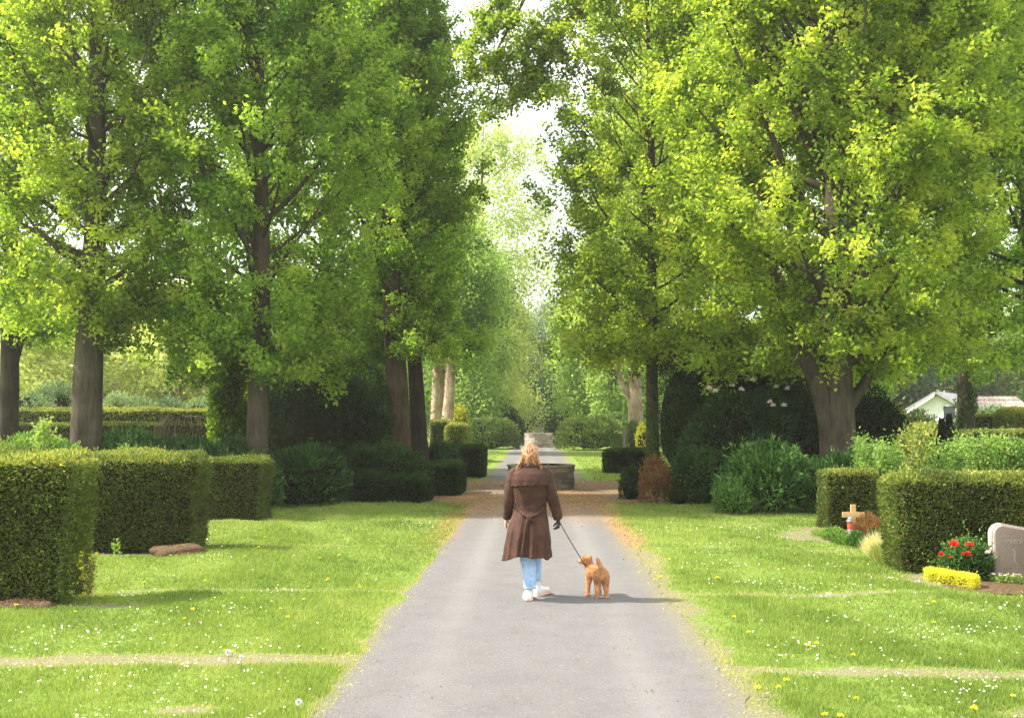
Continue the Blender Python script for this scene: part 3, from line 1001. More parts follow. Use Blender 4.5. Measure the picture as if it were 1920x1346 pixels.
# ------------------------------------------------------------------ hedges and shrubs
def hedge(name, x0, x1, y0, y1, h, label, m='thuja', L=.05, dens=3200, seed=0, group=None, cat='hedge', rnd=.13, wob=.065, rz=0, core='hcore', tint0=.42, lowedge=.0, top_lit=.26):
    rs = np.random.RandomState(200 + seed)
    sx, sy = (x1 - x0) / 2, (y1 - y0) / 2
    cx, cy = (x0 + x1) / 2, (y0 + y1) / 2
    mb = MB()

    def wobble(P, Nn):
        w = fn(P, 1.3, seed) * wob + fn(P, .35, seed + 3) * wob * .45
        return P + Nn * w[:, None]
    faces = [((1, 0, 0), sx, (sy, h)), ((-1, 0, 0), sx, (sy, h)), ((0, 1, 0), sy, (sx, h)), ((0, -1, 0), sy, (sx, h)), ((0, 0, 1), h, (sx, sy))]
    # core
    bm = bmesh.new()
    bmesh.ops.create_cube(bm, size=2)
    bmesh.ops.subdivide_edges(bm, edges=list(bm.edges), cuts=9, use_grid_fill=True)
    P = np.array([tuple(v.co) for v in bm.verts])
    Q = P * np.array([sx, sy, h / 2]) + np.array([0, 0, h / 2])
    ins = Q.copy()
    lim = np.array([sx, sy]) - .055
    ins[:, 0] = np.clip(Q[:, 0], -lim[0], lim[0])
    ins[:, 1] = np.clip(Q[:, 1], -lim[1], lim[1])
    ins[:, 2] = np.minimum(Q[:, 2], h - .05)
    # round the vertical and top corners
    ax = np.maximum(np.abs(ins[:, 0]) - (sx - rnd - .05), 0)
    ay = np.maximum(np.abs(ins[:, 1]) - (sy - rnd - .05), 0)
    az_ = np.maximum(ins[:, 2] - (h - rnd - .05), 0)
    dd = np.sqrt(ax ** 2 + ay ** 2 + az_ ** 2)
    s = np.where(dd > rnd, rnd / np.maximum(dd, 1e-6), 1)
    ins[:, 0] = np.sign(ins[:, 0]) * (np.abs(ins[:, 0]) - ax + ax * s)
    ins[:, 1] = np.sign(ins[:, 1]) * (np.abs(ins[:, 1]) - ay + ay * s)
    ins[:, 2] = ins[:, 2] - az_ + az_ * s
    if lowedge:
        k_ = 1 - (lowedge + .02) * np.clip(1 - ins[:, 2] / h, 0, 1) / sy
        ins[:, 1] *= k_
        ins[:, 0] *= 1 - (lowedge + .02) * np.clip(1 - ins[:, 2] / h, 0, 1) / sx
    ins[:, :2] *= 1 - .03 / np.array([sx, sy])
    for v, p in zip(bm.verts, ins):
        v.co = p
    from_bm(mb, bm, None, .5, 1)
    for Nn, dist, (a, b) in faces:
        Nn = np.array(Nn, float)
        if Nn[2] == 1:
            n = int(dens * 4 * a * b)
            P = np.stack([rs.uniform(-a, a, n), rs.uniform(-b, b, n), np.full(n, h)], -1)
        else:
            n = int(dens * 2 * a * b)
            u = rs.uniform(-a, a, n)
            z = rs.uniform(.02, h, n)
            P = np.stack([u if Nn[0] == 0 else np.full(n, dist * Nn[0]), u if Nn[1] == 0 else np.full(n, dist * Nn[1]), z], -1)
            if lowedge:      # face leans in towards the foot
                P -= Nn * (lowedge * np.clip(1 - z / h, 0, 1))[:, None]
        # rounded corners
        ax = np.maximum(np.abs(P[:, 0]) - (sx - rnd), 0)
        ay = np.maximum(np.abs(P[:, 1]) - (sy - rnd), 0)
        az_ = np.maximum(P[:, 2] - (h - rnd), 0)
        dd = np.sqrt(ax ** 2 + ay ** 2 + az_ ** 2)
        s = np.where(dd > rnd, rnd / np.maximum(dd, 1e-6), 1)
        P[:, 0] = np.sign(P[:, 0]) * (np.abs(P[:, 0]) - ax + ax * s)
        P[:, 1] = np.sign(P[:, 1]) * (np.abs(P[:, 1]) - ay + ay * s)
        P[:, 2] = P[:, 2] - az_ + az_ * s
        NN = np.broadcast_to(Nn, P.shape)
        W_ = wobble(P + np.array([cx, cy, 0]), NN) - np.array([cx, cy, 0])
        P = W_ - NN * rs.uniform(-.01, .055, (len(P), 1))
        stray = (rs.uniform(size=len(P)) < .035)[:, None]
        P = P + NN * stray * rs.uniform(.01, .07, (len(P), 1))
        A = NN * .75 + np.array([0, 0, .35]) + rs.normal(size=P.shape) * .55
        tn = np.clip(tint0 + .22 * fn(P + cx, .7, seed + 7) - .18 * (fn(P + cx, .45, seed + 8) > .62) + .17 * rs.normal(size=len(P)) + top_lit * (P[:, 2] > h - .10), 0, 1)  # top leaves tinted lighter: sunlight on the hedge top put into their colour
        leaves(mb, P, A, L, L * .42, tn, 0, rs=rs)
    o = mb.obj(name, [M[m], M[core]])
    o.location = (cx, cy, 0)
    o.rotation_euler = (0, 0, rz)
    return tag(o, label, cat, group)


GH = 'clipped hedges standing along the lawns'
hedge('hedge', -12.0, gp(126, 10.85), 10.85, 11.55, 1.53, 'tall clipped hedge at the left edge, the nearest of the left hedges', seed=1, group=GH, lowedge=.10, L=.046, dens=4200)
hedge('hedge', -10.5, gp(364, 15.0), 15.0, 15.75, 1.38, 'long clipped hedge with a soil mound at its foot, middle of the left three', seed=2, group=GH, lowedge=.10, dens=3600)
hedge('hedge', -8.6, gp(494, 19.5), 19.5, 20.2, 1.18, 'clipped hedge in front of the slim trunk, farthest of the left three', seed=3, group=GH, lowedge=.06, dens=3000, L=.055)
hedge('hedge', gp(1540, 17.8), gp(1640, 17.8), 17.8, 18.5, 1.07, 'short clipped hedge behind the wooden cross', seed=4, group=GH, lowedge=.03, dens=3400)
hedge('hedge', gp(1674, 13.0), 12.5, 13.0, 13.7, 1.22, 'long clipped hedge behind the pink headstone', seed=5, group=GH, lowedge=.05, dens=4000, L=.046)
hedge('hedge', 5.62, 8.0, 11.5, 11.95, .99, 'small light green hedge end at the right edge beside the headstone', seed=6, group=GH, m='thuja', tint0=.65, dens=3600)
GD = 'clipped box hedges by the crossing'
hedge('box_hedge', gp(806, 34), gp(906, 34), 34, 35.6, 1.05, 'dark square box hedge right of the trunk pair', 'box', .05, 2600, 7, GD, tint0=.4, core='core')
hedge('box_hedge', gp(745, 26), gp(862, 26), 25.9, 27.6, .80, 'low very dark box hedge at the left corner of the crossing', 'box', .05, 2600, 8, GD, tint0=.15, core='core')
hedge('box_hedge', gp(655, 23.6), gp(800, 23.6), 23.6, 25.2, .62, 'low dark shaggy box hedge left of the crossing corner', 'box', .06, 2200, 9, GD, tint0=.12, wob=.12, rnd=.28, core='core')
hedge('box_hedge', gp(1134, 36.5), gp(1222, 36.5), 36.5, 38, .85, 'low dark box hedge right of the first stone planter', 'box', .055, 2200, 10, GD, tint0=.3, rnd=.2, core='core')
GB = 'long low hedges across the back left'
hedge('back_hedge', -21, gp(392, 33), 33, 34, 1.78, 'long flat topped hedge crossing behind the left trunks, front one', 'thuja', .09, 700, 11, GB, tint0=.35, rnd=.1)
hedge('back_hedge', -24, gp(385, 38), 38, 39.5, 2.28, 'long flat topped hedge crossing behind the left trunks, rear one', 'thuja', .10, 600, 12, GB, tint0=.6, rnd=.1)
hedge('back_hedge', gp(805, 47), gp(845, 47), 47, 49, 1.86, 'sunlit flat hedge behind the trunk pair, narrow left section', 'thuja', .09, 900, 13, tint0=.5)
hedge('back_hedge', gp(836, 46), gp(876, 46), 45.5, 48, 1.72, 'rounded yellow topped hedge beside the spreading juniper', 'thuja', .09, 900, 14, tint0=.62, rnd=.3)
GR = 'clipped hedges across the back right'
hedge('back_hedge', gp(1812, 34), 19.5, 34, 35.2, 1.55, 'dark fronted back hedge right of the ivy clad trunk', 'thuja', .09, 700, 15, GR, tint0=.5)
hedge('back_hedge', gp(1815, 42), gp(1893, 42), 42, 43.2, 2.1, 'short sunlit back hedge right of the ivy clad trunk, upper one', 'thuja', .10, 600, 16, GR, tint0=.65)
hedge('back_hedge', gp(1660, 33), gp(1752, 33), 33, 34.2, 1.75, 'back hedge between the largest trunk and the twin small conifers', 'thuja', .09, 700, 17, GR, tint0=.6)
hedge('back_hedge', gp(1888, 40), gp(1960, 40), 40, 42, 2.35, 'rounded yellow green back hedge at the right edge', 'thuja', .10, 700, 18, GR, tint0=.8, rnd=.5)


def bush(name, cx, cy, rx, ry, z1, label, m='dark', L=.12, W=.4, n=9000, seed=0, group=None, cat='shrub', z0=0.0, tint0=.45, lumps=22, lump=.38, up=.5, core=True, puffy=.16, spiky=45, flowers=None, out=1.0):
    rs = np.random.RandomState(300 + seed)
    mb = MB()
    c = np.array([0, 0, (z0 + z1) / 2])
    r = np.array([rx, ry, (z1 - z0) / 2])
    if core:
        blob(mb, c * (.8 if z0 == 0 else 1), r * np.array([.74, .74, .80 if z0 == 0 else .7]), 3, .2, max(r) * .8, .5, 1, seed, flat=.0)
    d = unit(rs.normal(size=(lumps, 3)) + np.array([0, -.2, .15]))
    lc = c + d * r * rs.uniform(.45, .78, (lumps, 1))
    ls = r.min() * lump * rs.uniform(.7, 1.3, lumps)
    lc = np.vstack([lc, c[None], c[None]])
    ls = np.concatenate([ls, [r.min() * .8, r.min() * .8]])
    w = ls ** 2
    w /= w.sum()
    idx = rs.choice(len(lc), n, p=w)
    dd = unit(rs.normal(size=(n, 3)))
    dd[:, 2] = np.where(dd[:, 2] < -.5, -dd[:, 2], dd[:, 2])
    sc = np.where(idx[:, None] >= lumps, r / r.min(), 1.0)
    P = lc[idx] + dd * ls[idx][:, None] * sc * rs.uniform(.6, 1.06, (n, 1)) + rs.normal(size=(n, 3)) * puffy * .3
    if z0 == 0:      # a skirt of foliage down to the ground
        ns = n // 5
        a = rs.uniform(0, 6.28, ns)
        rr = rs.uniform(.72, .98, ns) ** .5
        P[:ns] = np.stack([r[0] * rr * np.cos(a), r[1] * rr * np.sin(a), c[2] * rs.uniform(0, 1.05, ns)], -1)
        dd[:ns] = np.stack([np.cos(a), np.sin(a), 0 * a], -1)
    q = (P - c) / r
    qq = q.copy()
    if z0 == 0:
        qq[:, 2] = np.where(qq[:, 2] < 0, qq[:, 2] * .45, qq[:, 2])
    qn = np.linalg.norm(qq, axis=1, keepdims=True)
    lim = 1.0 + .16 * fn(P, max(.5, r.min() * .8), seed)[:, None] + .06 * fn(P, .25, seed + 5)[:, None]
    lim = lim * rs.uniform(.86, 1.04, (n, 1))
    P = np.where(qn > lim, c + q / np.maximum(qn, 1e-6) * lim * r, P)
    P[:, 2] = np.maximum(P[:, 2], .02)
    A = dd * out + rs.normal(size=P.shape) * .5 + np.array([0, 0, up])
    lt = np.clip(tint0 + .13 * rs.normal(size=len(lc)), 0, 1)
    tn = np.clip(lt[idx] + .19 * rs.normal(size=n) + .12 * fn(P, .5, seed + 2), 0, 1)
    leaves(mb, P, A, L, L * W, tn, 0, rs=rs, N=rs.normal(size=P.shape) + dd)
    mats = [M[m], M['core']]
    if spiky:
        k = rs.choice(n, spiky)
        for j in k:
            base = P[j]
            a = unit(dd[j] + rs.normal(size=3) * .3 + np.array([0, 0, up * 2]))
            tip = base + a * rs.uniform(.12, .35)
            q = rs.uniform(0, 1, (9, 1))
            leaves(mb, base + (tip - base) * q, rs.normal(size=(9, 3)) + a * .6, L * .8, L * W * .8, np.clip(lt.mean() + .3 + .1 * rs.normal(size=9), 0, 1), 0, rs=rs)
    o = mb.obj(name, mats)
    o.location = (cx, cy, 0)
    tag(o, label, cat, group)
    return o


# left dark mass by the crossing
bush('yew_bush', gp(610, 27), 27, 1.75, 1.2, 3.7, 'tall near black yew filling the gap right of the slim trunk', 'dark', .09, .3, 30000, 1, tint0=.22, lumps=26)
bush('yew_bush', gp(672, 28.5), 28.5, 1.0, 1.0, 3.9, 'dark green yew with mossy yellowish top against the furrowed trunk', 'box', .10, .35, 18000, 2, tint0=.45)
bush('leafy_shrub', gp(655, 33), 33, 2.4, 1.2, 4.6, 'fresh green loose shrub rising behind the near black yew', 'leaf', .12, .6, 16000, 3, tint0=.45, core=False)
bush('leafy_shrub', gp(560, 30), 30, 1.6, 1.2, 4.5, 'dim leafy shrub behind the slim trunk and the near black yew', 'laurel', .12, .45, 14000, 4, tint0=.5)
bush('rhododendron_bush', gp(565, 23.2), 23.6, 1.05, .9, 1.3, 'low glossy dark rhododendron right of the farthest left hedge', 'laurel', .16, .3, 9500, 5, tint0=.25, out=1.4)
bush('rhododendron_bush', gp(648, 24.6), 24.6, 1.0, .7, 1.35, 'dark rounded bush between the rhododendron and the low shaggy box hedge', 'dark', .10, .35, 12000, 6, tint0=.3)
bush('rhododendron_bush', gp(720, 26), 26, 1.3, .8, 1.3, 'dark sprawling bush at the foot of the furrowed trunk', 'dark', .12, .35, 11000, 7, tint0=.5, spiky=120)
bush('lilac_bush', gp(712, 37), 37, .75, .6, 3.7, 'pale lilac flowering bush peeping beside the furrowed trunk', 'grey', .09, .6, 5000, 8, tint0=.8, z0=1.2, core=False)
lb2 = MB()
r_ = np.random.RandomState(8)
for k in range(46):
    d = unit(r_.normal(size=3) + np.array([0, -.8, .5]))
    bloom(lb2, np.array([gp(712, 37), 37, 2.6]) + d * np.array([.8, .65, 1.1]) * r_.uniform(.85, 1.05), .11, 26, 0, 1.0, r_)
o = lb2.obj('blossom', M['lilac'])
o.parent = bpy.data.objects['lilac_bush']
o.matrix_parent_inverse = Matrix.Translation(bpy.data.objects['lilac_bush'].location).inverted()
bush('leafy_shrub', gp(830, 33), 33, .65, .5, 1.25, 'small leafy bush between the trunk pair and the square box hedge', 'laurel', .08, .4, 5000, 9, tint0=.35)

# strap-leaved and mixed planting behind the left hedges
GP_ = 'mixed planting behind the left hedges'
bush('laurel_bush', gp(250, 23), 22.8, 1.0, .8, 1.72, 'dark narrow leaved shrub right of the stout trunk', 'laurel', .16, .22, 7000, 10, GP_, tint0=.45, up=1.5, out=.6, spiky=60)
bush('laurel_bush', gp(330, 22.5), 22.5, 1.4, .8, 1.60, 'dark narrow leaved shrub below the bare weeping branches', 'laurel', .16, .22, 9000, 11, GP_, tint0=.38, up=1.5, out=.6, spiky=60)
bush('laurel_bush', gp(60, 22), 22, 1.3, .8, 1.65, 'sunlit yellow green shrub left of the stout trunk', 'rose', .10, .4, 8000, 12, GP_, tint0=.45, up=1.0, spiky=50)
bush('laurel_bush', gp(-40, 21), 21, 1.6, .8, 1.62, 'yellow green clipped shrub at the left edge above the nearest hedge', 'thuja', .07, .4, 9000, 13, GP_, tint0=.62)
bush('laurel_bush', gp(228, 21.3), 21.4, .42, .4, 1.45, 'small rounded yellow green shrub right of the stout trunk', 'rose', .06, .5, 2600, 14, GP_, tint0=.5)
bush('laurel_bush', gp(420, 23.5), 23.5, 1.1, .7, 1.5, 'dark strappy shrub between the ivy column and the hedges', 'laurel', .16, .2, 7000, 15, GP_, tint0=.35, up=1.5, spiky=50)
bush('laurel_bush', gp(455, 22.3), 22.3, .9, .5, 1.25, 'dark leafy edging behind the farthest left hedge', 'laurel', .10, .35, 5000, 16, GP_, tint0=.45, spiky=40)
bush('laurel_bush', gp(130, 23.2), 22.9, .9, .4, 1.45, 'dark leafy ground shrub at the foot of the stout trunk', 'laurel', .12, .3, 5000, 17, GP_, tint0=.4, up=1.2, spiky=30)
bush('ivy_column', gp(428, 24.6), 24.6, .50, .45, 4.1, 'ivy covered column of shoots left of the slim trunk', 'leaf', .095, .75, 16000, 18, tint0=.34, core=False, lumps=40, cat='climber')
iv = MB()
for k in range(7):
    a = k * .9
    tube(iv, bez([(math.cos(a) * .12, math.sin(a) * .12, 0), (math.cos(a) * .2, math.sin(a) * .16, 1.6), (math.cos(a + .5) * .3, math.sin(a) * .25, 4.2)], 6), np.linspace(.028, .01, 13), 6)
iv.obj('stem', M['bark_d'], bpy.data.objects['ivy_column'])
GG = 'grey green rhododendrons at the back left'
for i, (px, Y, rx, z1, tn, lab) in enumerate([(95, 42, 1.35, 3.9, .35, 'dark topped grey green rhododendron left of the stout trunk'), (48, 40, 1.1, 3.2, .55, 'low grey green rhododendron near the left edge'), (215, 43, .9, 3.3, .9, 'pale silvery bush just right of the stout trunk'),
                                              (262, 42, 1.0, 3.1, .6, 'grey green rhododendron right of the silvery bush'), (318, 43, 1.1, 3.0, .45, 'low grey green rhododendron in the middle of the back row'), (370, 42, 1.1, 3.1, .6, 'grey green rhododendron by the ivy column')]):
    bush('rhododendron_bush', gp(px, Y), Y, rx, .9, z1, lab, 'grey', .15, .35, 6000, 20 + i, GG, tint0=tn)

# weeping bare shrub
wsm = MB()
r_ = np.random.RandomState(9)
X0, Y0 = gp(352, 26), 26
tube(wsm, bez([(0, 0, 0), (.02, 0, 1.0), (-.05, 0, 1.75), (-.15, 0, 1.95)], 6), np.linspace(.045, .02, 19), 7)
for k in range(70):
    a = r_.uniform(0, 6.28)
    rr = r_.uniform(.25, .85)
    p0 = np.array([-.08, 0, 1.9])
    tube(wsm, bez([p0, p0 + np.array([math.cos(a) * rr * .6, math.sin(a) * rr * .6, .12]), p0 + np.array([math.cos(a) * rr, math.sin(a) * rr, -.25]), p0 + np.array([math.cos(a) * rr * 1.05, math.sin(a) * rr * 1.05, -r_.uniform(.7, 1.3)])], 4), np.linspace(.012, .004, 13), 4, cap=False)
o = wsm.obj('weeping_shrub', M['bark'])
o.location = (X0, Y0, 0)
tag(o, 'small bare weeping shrub with arching grey branches behind the middle left hedge', 'shrub')
# tall light sprig
bush('leafy_sprig', gp(74, 20.6), 20.6, .12, .12, 2.02, 'thin pale leafy sprig standing above the hedge left of the stout trunk', 'rose', .07, .5, 420, 28, tint0=.8, z0=1.0, core=False, lumps=24, lump=1.6)
st = MB()
tube(st, bez([(0, 0, 0), (.03, 0, 1), (-.02, 0, 2.0)], 5), .008, 5)
st.obj('stem', M['stem'], bpy.data.objects['leafy_sprig'])

# middle distance bushes along the far path
GJ = 'spreading junipers by the far path'
bush('juniper_bush', gp(917, 66), 66.5, 1.95, 1.6, 2.05, 'spreading dark green juniper left of the far path', 'juniper', .26, .3, 9000, 30, GJ, tint0=.72, up=.9, lumps=34, lump=.4, spiky=120)
bush('juniper_bush', gp(1108, 64), 64.5, 2.3, 1.6, 2.15, 'spreading green juniper right of the far path', 'juniper', .26, .3, 11000, 31, GJ, tint0=.8, up=.9, lumps=34, lump=.4, spiky=120)
bush('juniper_bush', gp(1158, 66), 67, 1.2, 1.2, 2.3, 'smaller yellowish juniper beside the clipped column shrub', 'juniper', .22, .3, 4500, 32, GJ, tint0=.75, up=.9, lumps=20, spiky=60)
GH2 = 'dense rhododendrons by the far path'
bush('rhododendron_bush', gp(925, 80), 80, 2.5, 2, 3.5, 'large domed green rhododendron behind the left juniper', 'juniper', .22, .4, 10000, 33, GH2, tint0=.42)
bush('rhododendron_bush', gp(958, 96), 96, 2.0, 2, 4.3, 'dark domed rhododendron left of the far gate', 'laurel', .24, .4, 8000, 34, GH2, tint0=.4)
bush('rhododendron_bush', gp(1068, 84), 84, 1.9, 2, 3.2, 'large domed green rhododendron behind the right juniper', 'juniper', .22, .4, 9000, 35, GH2, tint0=.4)
bush('rhododendron_bush', gp(1120, 82), 82, 2.4, 2, 3.4, 'broad dim green rhododendron under the right weeping trees', 'laurel', .24, .4, 9000, 36, GH2, tint0=.45)
bush('rhododendron_bush', gp(1052, 104), 104, 1.7, 2, 4.0, 'dark domed rhododendron right of the far gate', 'laurel', .24, .4, 7000, 37, GH2, tint0=.45)
bush('leafy_shrub', gp(861, 62), 62, .65, .7, 3.1, 'small rounded golden shrub right of the plane trunks', 'yellow', .14, .6, 3500, 38, tint0=.2)
bush('yew_bush', gp(1004, 126), 128, 3.4, 2.5, 7.4, 'dark yew arching over the far gate', 'laurel', .34, .4, 12000, 39, tint0=.35, z0=2.6, lumps=30, cat='tree')
yt = MB()
for sx in (-2.4, 2.5):
    tube(yt, bez([(sx, 0, 0), (sx * .9, 0, 2.0), (sx * .5, 0, 4.5)], 5), np.linspace(.28, .12, 11), 8)
yt.obj('trunk', M['bark_d'], bpy.data.objects['yew_bush.002'])
bush('clipped_column', gp(1187, 55), 55, .42, .42, 2.1, 'clipped green column shrub beside the weathered post', 'juniper', .08, .35, 5000, 40, tint0=.55, lumps=10, lump=.3)
bush('leafy_shrub', gp(1203, 52), 52, .30, .4, 1.9, 'yellow flecked leafy shrub against the slender trunk', 'yellow', .10, .5, 1600, 41, tint0=.1)
pm = MB()
box(pm, (0, 0, .72), (.26, .22, 1.44), 0, bev=.02)
box(pm, (0, 0, 1.47), (.32, .28, .07), 0, bev=.015)
o = pm.obj('stone_post', M['post'])
o.location = (gp(1172, 56), 56, 0)
tag(o, 'square weathered post beside the clipped column shrub', 'post')

# right side by the crossing
bush('box_ball', gp(1184, 25), 25, .33, .33, .86, 'dark round box bush left of the brown shrub', 'box', .045, .45, 9000, 42, tint0=.35, lumps=8, lump=.25)
bush('brown_shrub', gp(1228, 24), 24, .40, .36, 1.15, 'withered orange brown shrub at the foot of the slender trunk', 'brown', .05, .5, 7000, 43, tint0=.5, core=False, lumps=26)
bs = MB()
r_ = np.random.RandomState(4)
for k in range(40):
    a = r_.uniform(0, 6.28)
    e = np.array([math.cos(a) * .3, math.sin(a) * .3, r_.uniform(.5, 1.1)])
    tube(bs, bez([(0, 0, 0), e * .5 + np.array([0, 0, .1]), e], 4), np.linspace(.012, .003, 9), 4, cap=False)
bs.obj('twigs', M['bark_r'], bpy.data.objects['brown_shrub'])
GBB = 'small dark box balls under the holly'
bush('box_ball', gp(1270, 23.7), 23.7, .20, .2, .36, 'smaller dark box ball under the big holly, next to the brown shrub', 'box', .035, .45, 4000, 44, GBB, tint0=.22, lumps=6, lump=.2)
bush('box_ball', gp(1307, 23.3), 23.3, .23, .22, .34, 'wider dark box ball under the big holly, next to the laurel', 'box', .035, .45, 4500, 45, GBB, tint0=.3, lumps=6, lump=.2)
bush('holly_bush', gp(1300, 26.5), 26.8, 1.25, 1.2, 4.5, 'tall dark pointed yew at the right of the slender trunk', 'dark', .085, .28, 26000, 46, tint0=.5, lumps=60, lump=.42, spiky=500)
bush('holly_bush', gp(1430, 27), 28, 1.9, 1.4, 4.9, 'broad dark evergreen mass behind the white flowered rhododendron', 'dark', .09, .4, 28000, 47, tint0=.2)
bush('holly_bush', gp(1630, 27), 27.6, 1.3, 1.1, 2.9, 'dark evergreen mass behind the largest right trunk', 'dark', .09, .45, 20000, 48, tint0=.3)
rh = bush('rhododendron_bush', gp(1390, 25), 25.2, 1.55, 1.1, 2.75, 'big dark rhododendron carrying a few white flower heads', 'laurel', .17, .27, 15000, 49, tint0=.18, out=1.3, lumps=34)
bush('rhododendron_bush', gp(1490, 25.4), 25.4, 1.3, 1.0, 2.9, 'dark glossy rhododendron against the largest right trunk', 'laurel', .13, .27, 18000, 50, tint0=.14, out=1.3)
bush('laurel_bush', gp(1318, 24.0), 24.3, 1.0, .6, 1.25, 'dim leafy shrub above the two small box balls', 'laurel', .10, .4, 9000, 51, tint0=.30)
bush('laurel_bush', gp(1445, 21.6), 21.9, 1.15, .95, 1.38, 'sprawling cherry laurel with bright leaf tips beside the right lawn', 'laurel', .17, .33, 9000, 52, tint0=.50, up=.9, spiky=320)
bush('laurel_bush', gp(1372, 21.3), 21.3, .40, .4, .62, 'yellow tipped low end of the cherry laurel nearest the path', 'laurel', .11, .35, 2200, 53, tint0=.85, up=1.0, spiky=60)
bush('laurel_bush', gp(1575, 21.4), 21.4, 1.15, .6, 1.22, 'dark laurel growing behind the short right hedge', 'laurel', .13, .3, 8000, 54, tint0=.42, up=1.2, spiky=90)
r_ = np.random.RandomState(44)
for i, (px, py) in enumerate([(1329, 730), (1341, 735), (1372, 724), (1388, 732), (1410, 714), (1455, 727), (1474, 731), (1442, 755), (1448, 762), (1467, 762)]):
    fm = MB()
    bloom(fm, (0, 0, 0), .08, 60, 0, 2.0, r_, .075)
    o = fm.obj('blossom', M['petal_w'] if i % 7 else M['petal_p'], rh)
    o.location = (gp(px, 24.0) - rh.location.x, 24.0 - rh.location.y + .05 * (i % 3), zz(py, 24.0))

# rose bushes behind the long right hedge
def roses(px0, px1, Y, ytop, ybot, label, n, seed, m='rose', tn=.5, group='rose bushes behind the right hedges'):
    r_ = np.random.RandomState(seed)
    x0, x1 = gp(px0, Y), gp(px1, Y)
    cx = (x0 + x1) / 2
    zt, zb = zz(ytop, Y), zz(ybot, Y)
    sm = MB()
    lm = MB()
    for k in range(n):
        bx = r_.uniform(-.25, .25) * (x1 - x0)
        ex = r_.uniform(x0, x1) - cx
        e = np.array([ex, r_.uniform(-.4, .4), zt - r_.uniform(0, .55) ** 1.3 * (zt - zb)])
        b = np.array([bx, r_.uniform(-.15, .15), 0])
        mid = (b + e) / 2 + np.array([-(ex - bx) * .12, 0, .12])
        P = bez([b, mid, e], 7)
        tube(sm, P, np.linspace(.011, .004, len(P)), 5, cap=False)
        q = r_.uniform(.45, 1.02, 9)
        s = np.linspace(0, 1, len(P))
        pc = np.stack([np.interp(q, s, P[:, j]) for j in range(3)], -1)
        pp = np.repeat(pc, 13, 0) + r_.normal(size=(9 * 13, 3)) * .07
        leaves(lm, pp, r_.normal(size=pp.shape) + np.array([0, 0, .2]), .055, .04, np.clip(tn + .2 * r_.normal(size=len(pp)) + .1 * r_.normal(), 0, 1), rs=r_)
    root = empty('rose_bush', (cx, Y, 0), label, 'shrub', group)
    sm.obj('stem', M['stem'], root)
    lm.obj('foliage', M[m], root)


roses(1592, 1640, 19.5, 818, 862, 'small pale green rose bush above the short right hedge, leftmost', 12, 1)
roses(1635, 1685, 18.2, 826, 880, 'straggly rose bush rising from the gap between the two right hedges', 12, 2)
roses(1690, 1722, 17.2, 788, 880, 'tall thin yellowish rose on its stake between the right hedges', 13, 3, 'thuja', .78)
roses(1735, 1800, 17.5, 822, 885, 'loose green rose bush left of the middle, behind the long right hedge', 20, 4)
roses(1790, 1885, 17.0, 812, 885, 'fullest pale green rose bush behind the long right hedge', 44, 5, tn=.6)
roses(1885, 1940, 16.8, 830, 885, 'green rose bush at the right edge behind the long hedge', 20, 6, tn=.4)
roses(1675, 1735, 18.8, 815, 880, 'darker low rose bush behind the tall staked rose', 14, 7, tn=.3)
bush('laurel_bush', gp(1760, 19.5), 20.0, 1.5, .6, 1.1, 'dark green undergrowth behind the rose bushes', 'laurel', .10, .35, 9000, 55, tint0=.3, spiky=50)
bush('laurel_bush', gp(1895, 19.5), 19.8, 1.0, .6, 1.2, 'dark green undergrowth behind the roses at the right edge', 'laurel', .10, .35, 7000, 56, tint0=.45, spiky=50)
GC = 'twin small conifers'
for px, z1, lab, sd in ((1757, 1.92, 'small pointed dark conifer, left of the two before the white house', 57), (1771, 2.05, 'small pointed dark conifer, right of the two before the white house', 58)):
    Y = 31
    mb = MB()
    r_ = np.random.RandomState(sd)
    n = 3500
    z = r_.uniform(.05, z1, n)
    a = r_.uniform(0, 6.28, n)
    rr = .24 * (1 - z / z1) ** .7 * r_.uniform(.6, 1.1, n) + .01
    P = np.stack([rr * np.cos(a), rr * np.sin(a), z], -1)
    leaves(mb, P, np.stack([np.cos(a), np.sin(a), np.full(n, 1.3)], -1), .09, .03, np.clip(.3 + .2 * r_.normal(size=n), 0, 1), rs=r_)
    tube(mb, [(0, 0, 0), (0, 0, z1 * .8)], [.05, .02], 6, mat=1)
    o = mb.obj('small_conifer', [M['dark'], M['bark_d']])
    o.location = (gp(px, Y), Y, 0)
    tag(o, lab, 'conifer', GC)
bush('juniper_bush', gp(1712, 46), 46, 1.5, 1.0, 2.4, 'spreading yellow green juniper below the bluish trees', 'juniper', .16, .3, 7000, 59, tint0=.75, up=.6, lumps=26, spiky=80)
bush('leafy_shrub', gp(1668, 44), 44, .8, .8, 2.9, 'pale tan leaved shrub left of the spreading yellow green juniper', 'thuja', .13, .5, 4000, 60, tint0=.85)
bush('leafy_shrub', gp(1840, 62), 62, 2.4, 1.2, 2.9, 'low pale grey green shrubs in front of the tiled roof', 'grey', .2, .5, 6000, 61, tint0=.7)

# ------------------------------------------------------------------ grave plantings
def clump(name, x, y, r, h, label, m, n, L, W, seed, cat='plant', tint0=.5, up=1.2, group=None):
    r_ = np.random.RandomState(seed)
    mb = MB()
    a = r_.uniform(0, 6.28, n)
    rr = r * np.sqrt(r_.uniform(0, 1, n))
    P = np.stack([rr * np.cos(a), rr * np.sin(a), h * r_.uniform(.05, 1, n) * (1 - .6 * (rr / r) ** 2)], -1)
    A = np.stack([np.cos(a) * .6, np.sin(a) * .6, np.full(n, up)], -1) + r_.normal(size=(n, 3)) * .4
    leaves(mb, P, A, L, W, np.clip(tint0 + .2 * r_.normal(size=n), 0, 1), rs=r_)
    o = mb.obj(name, M[m])
    o.location = (x, y, 0)
    return tag(o, label, cat, group)


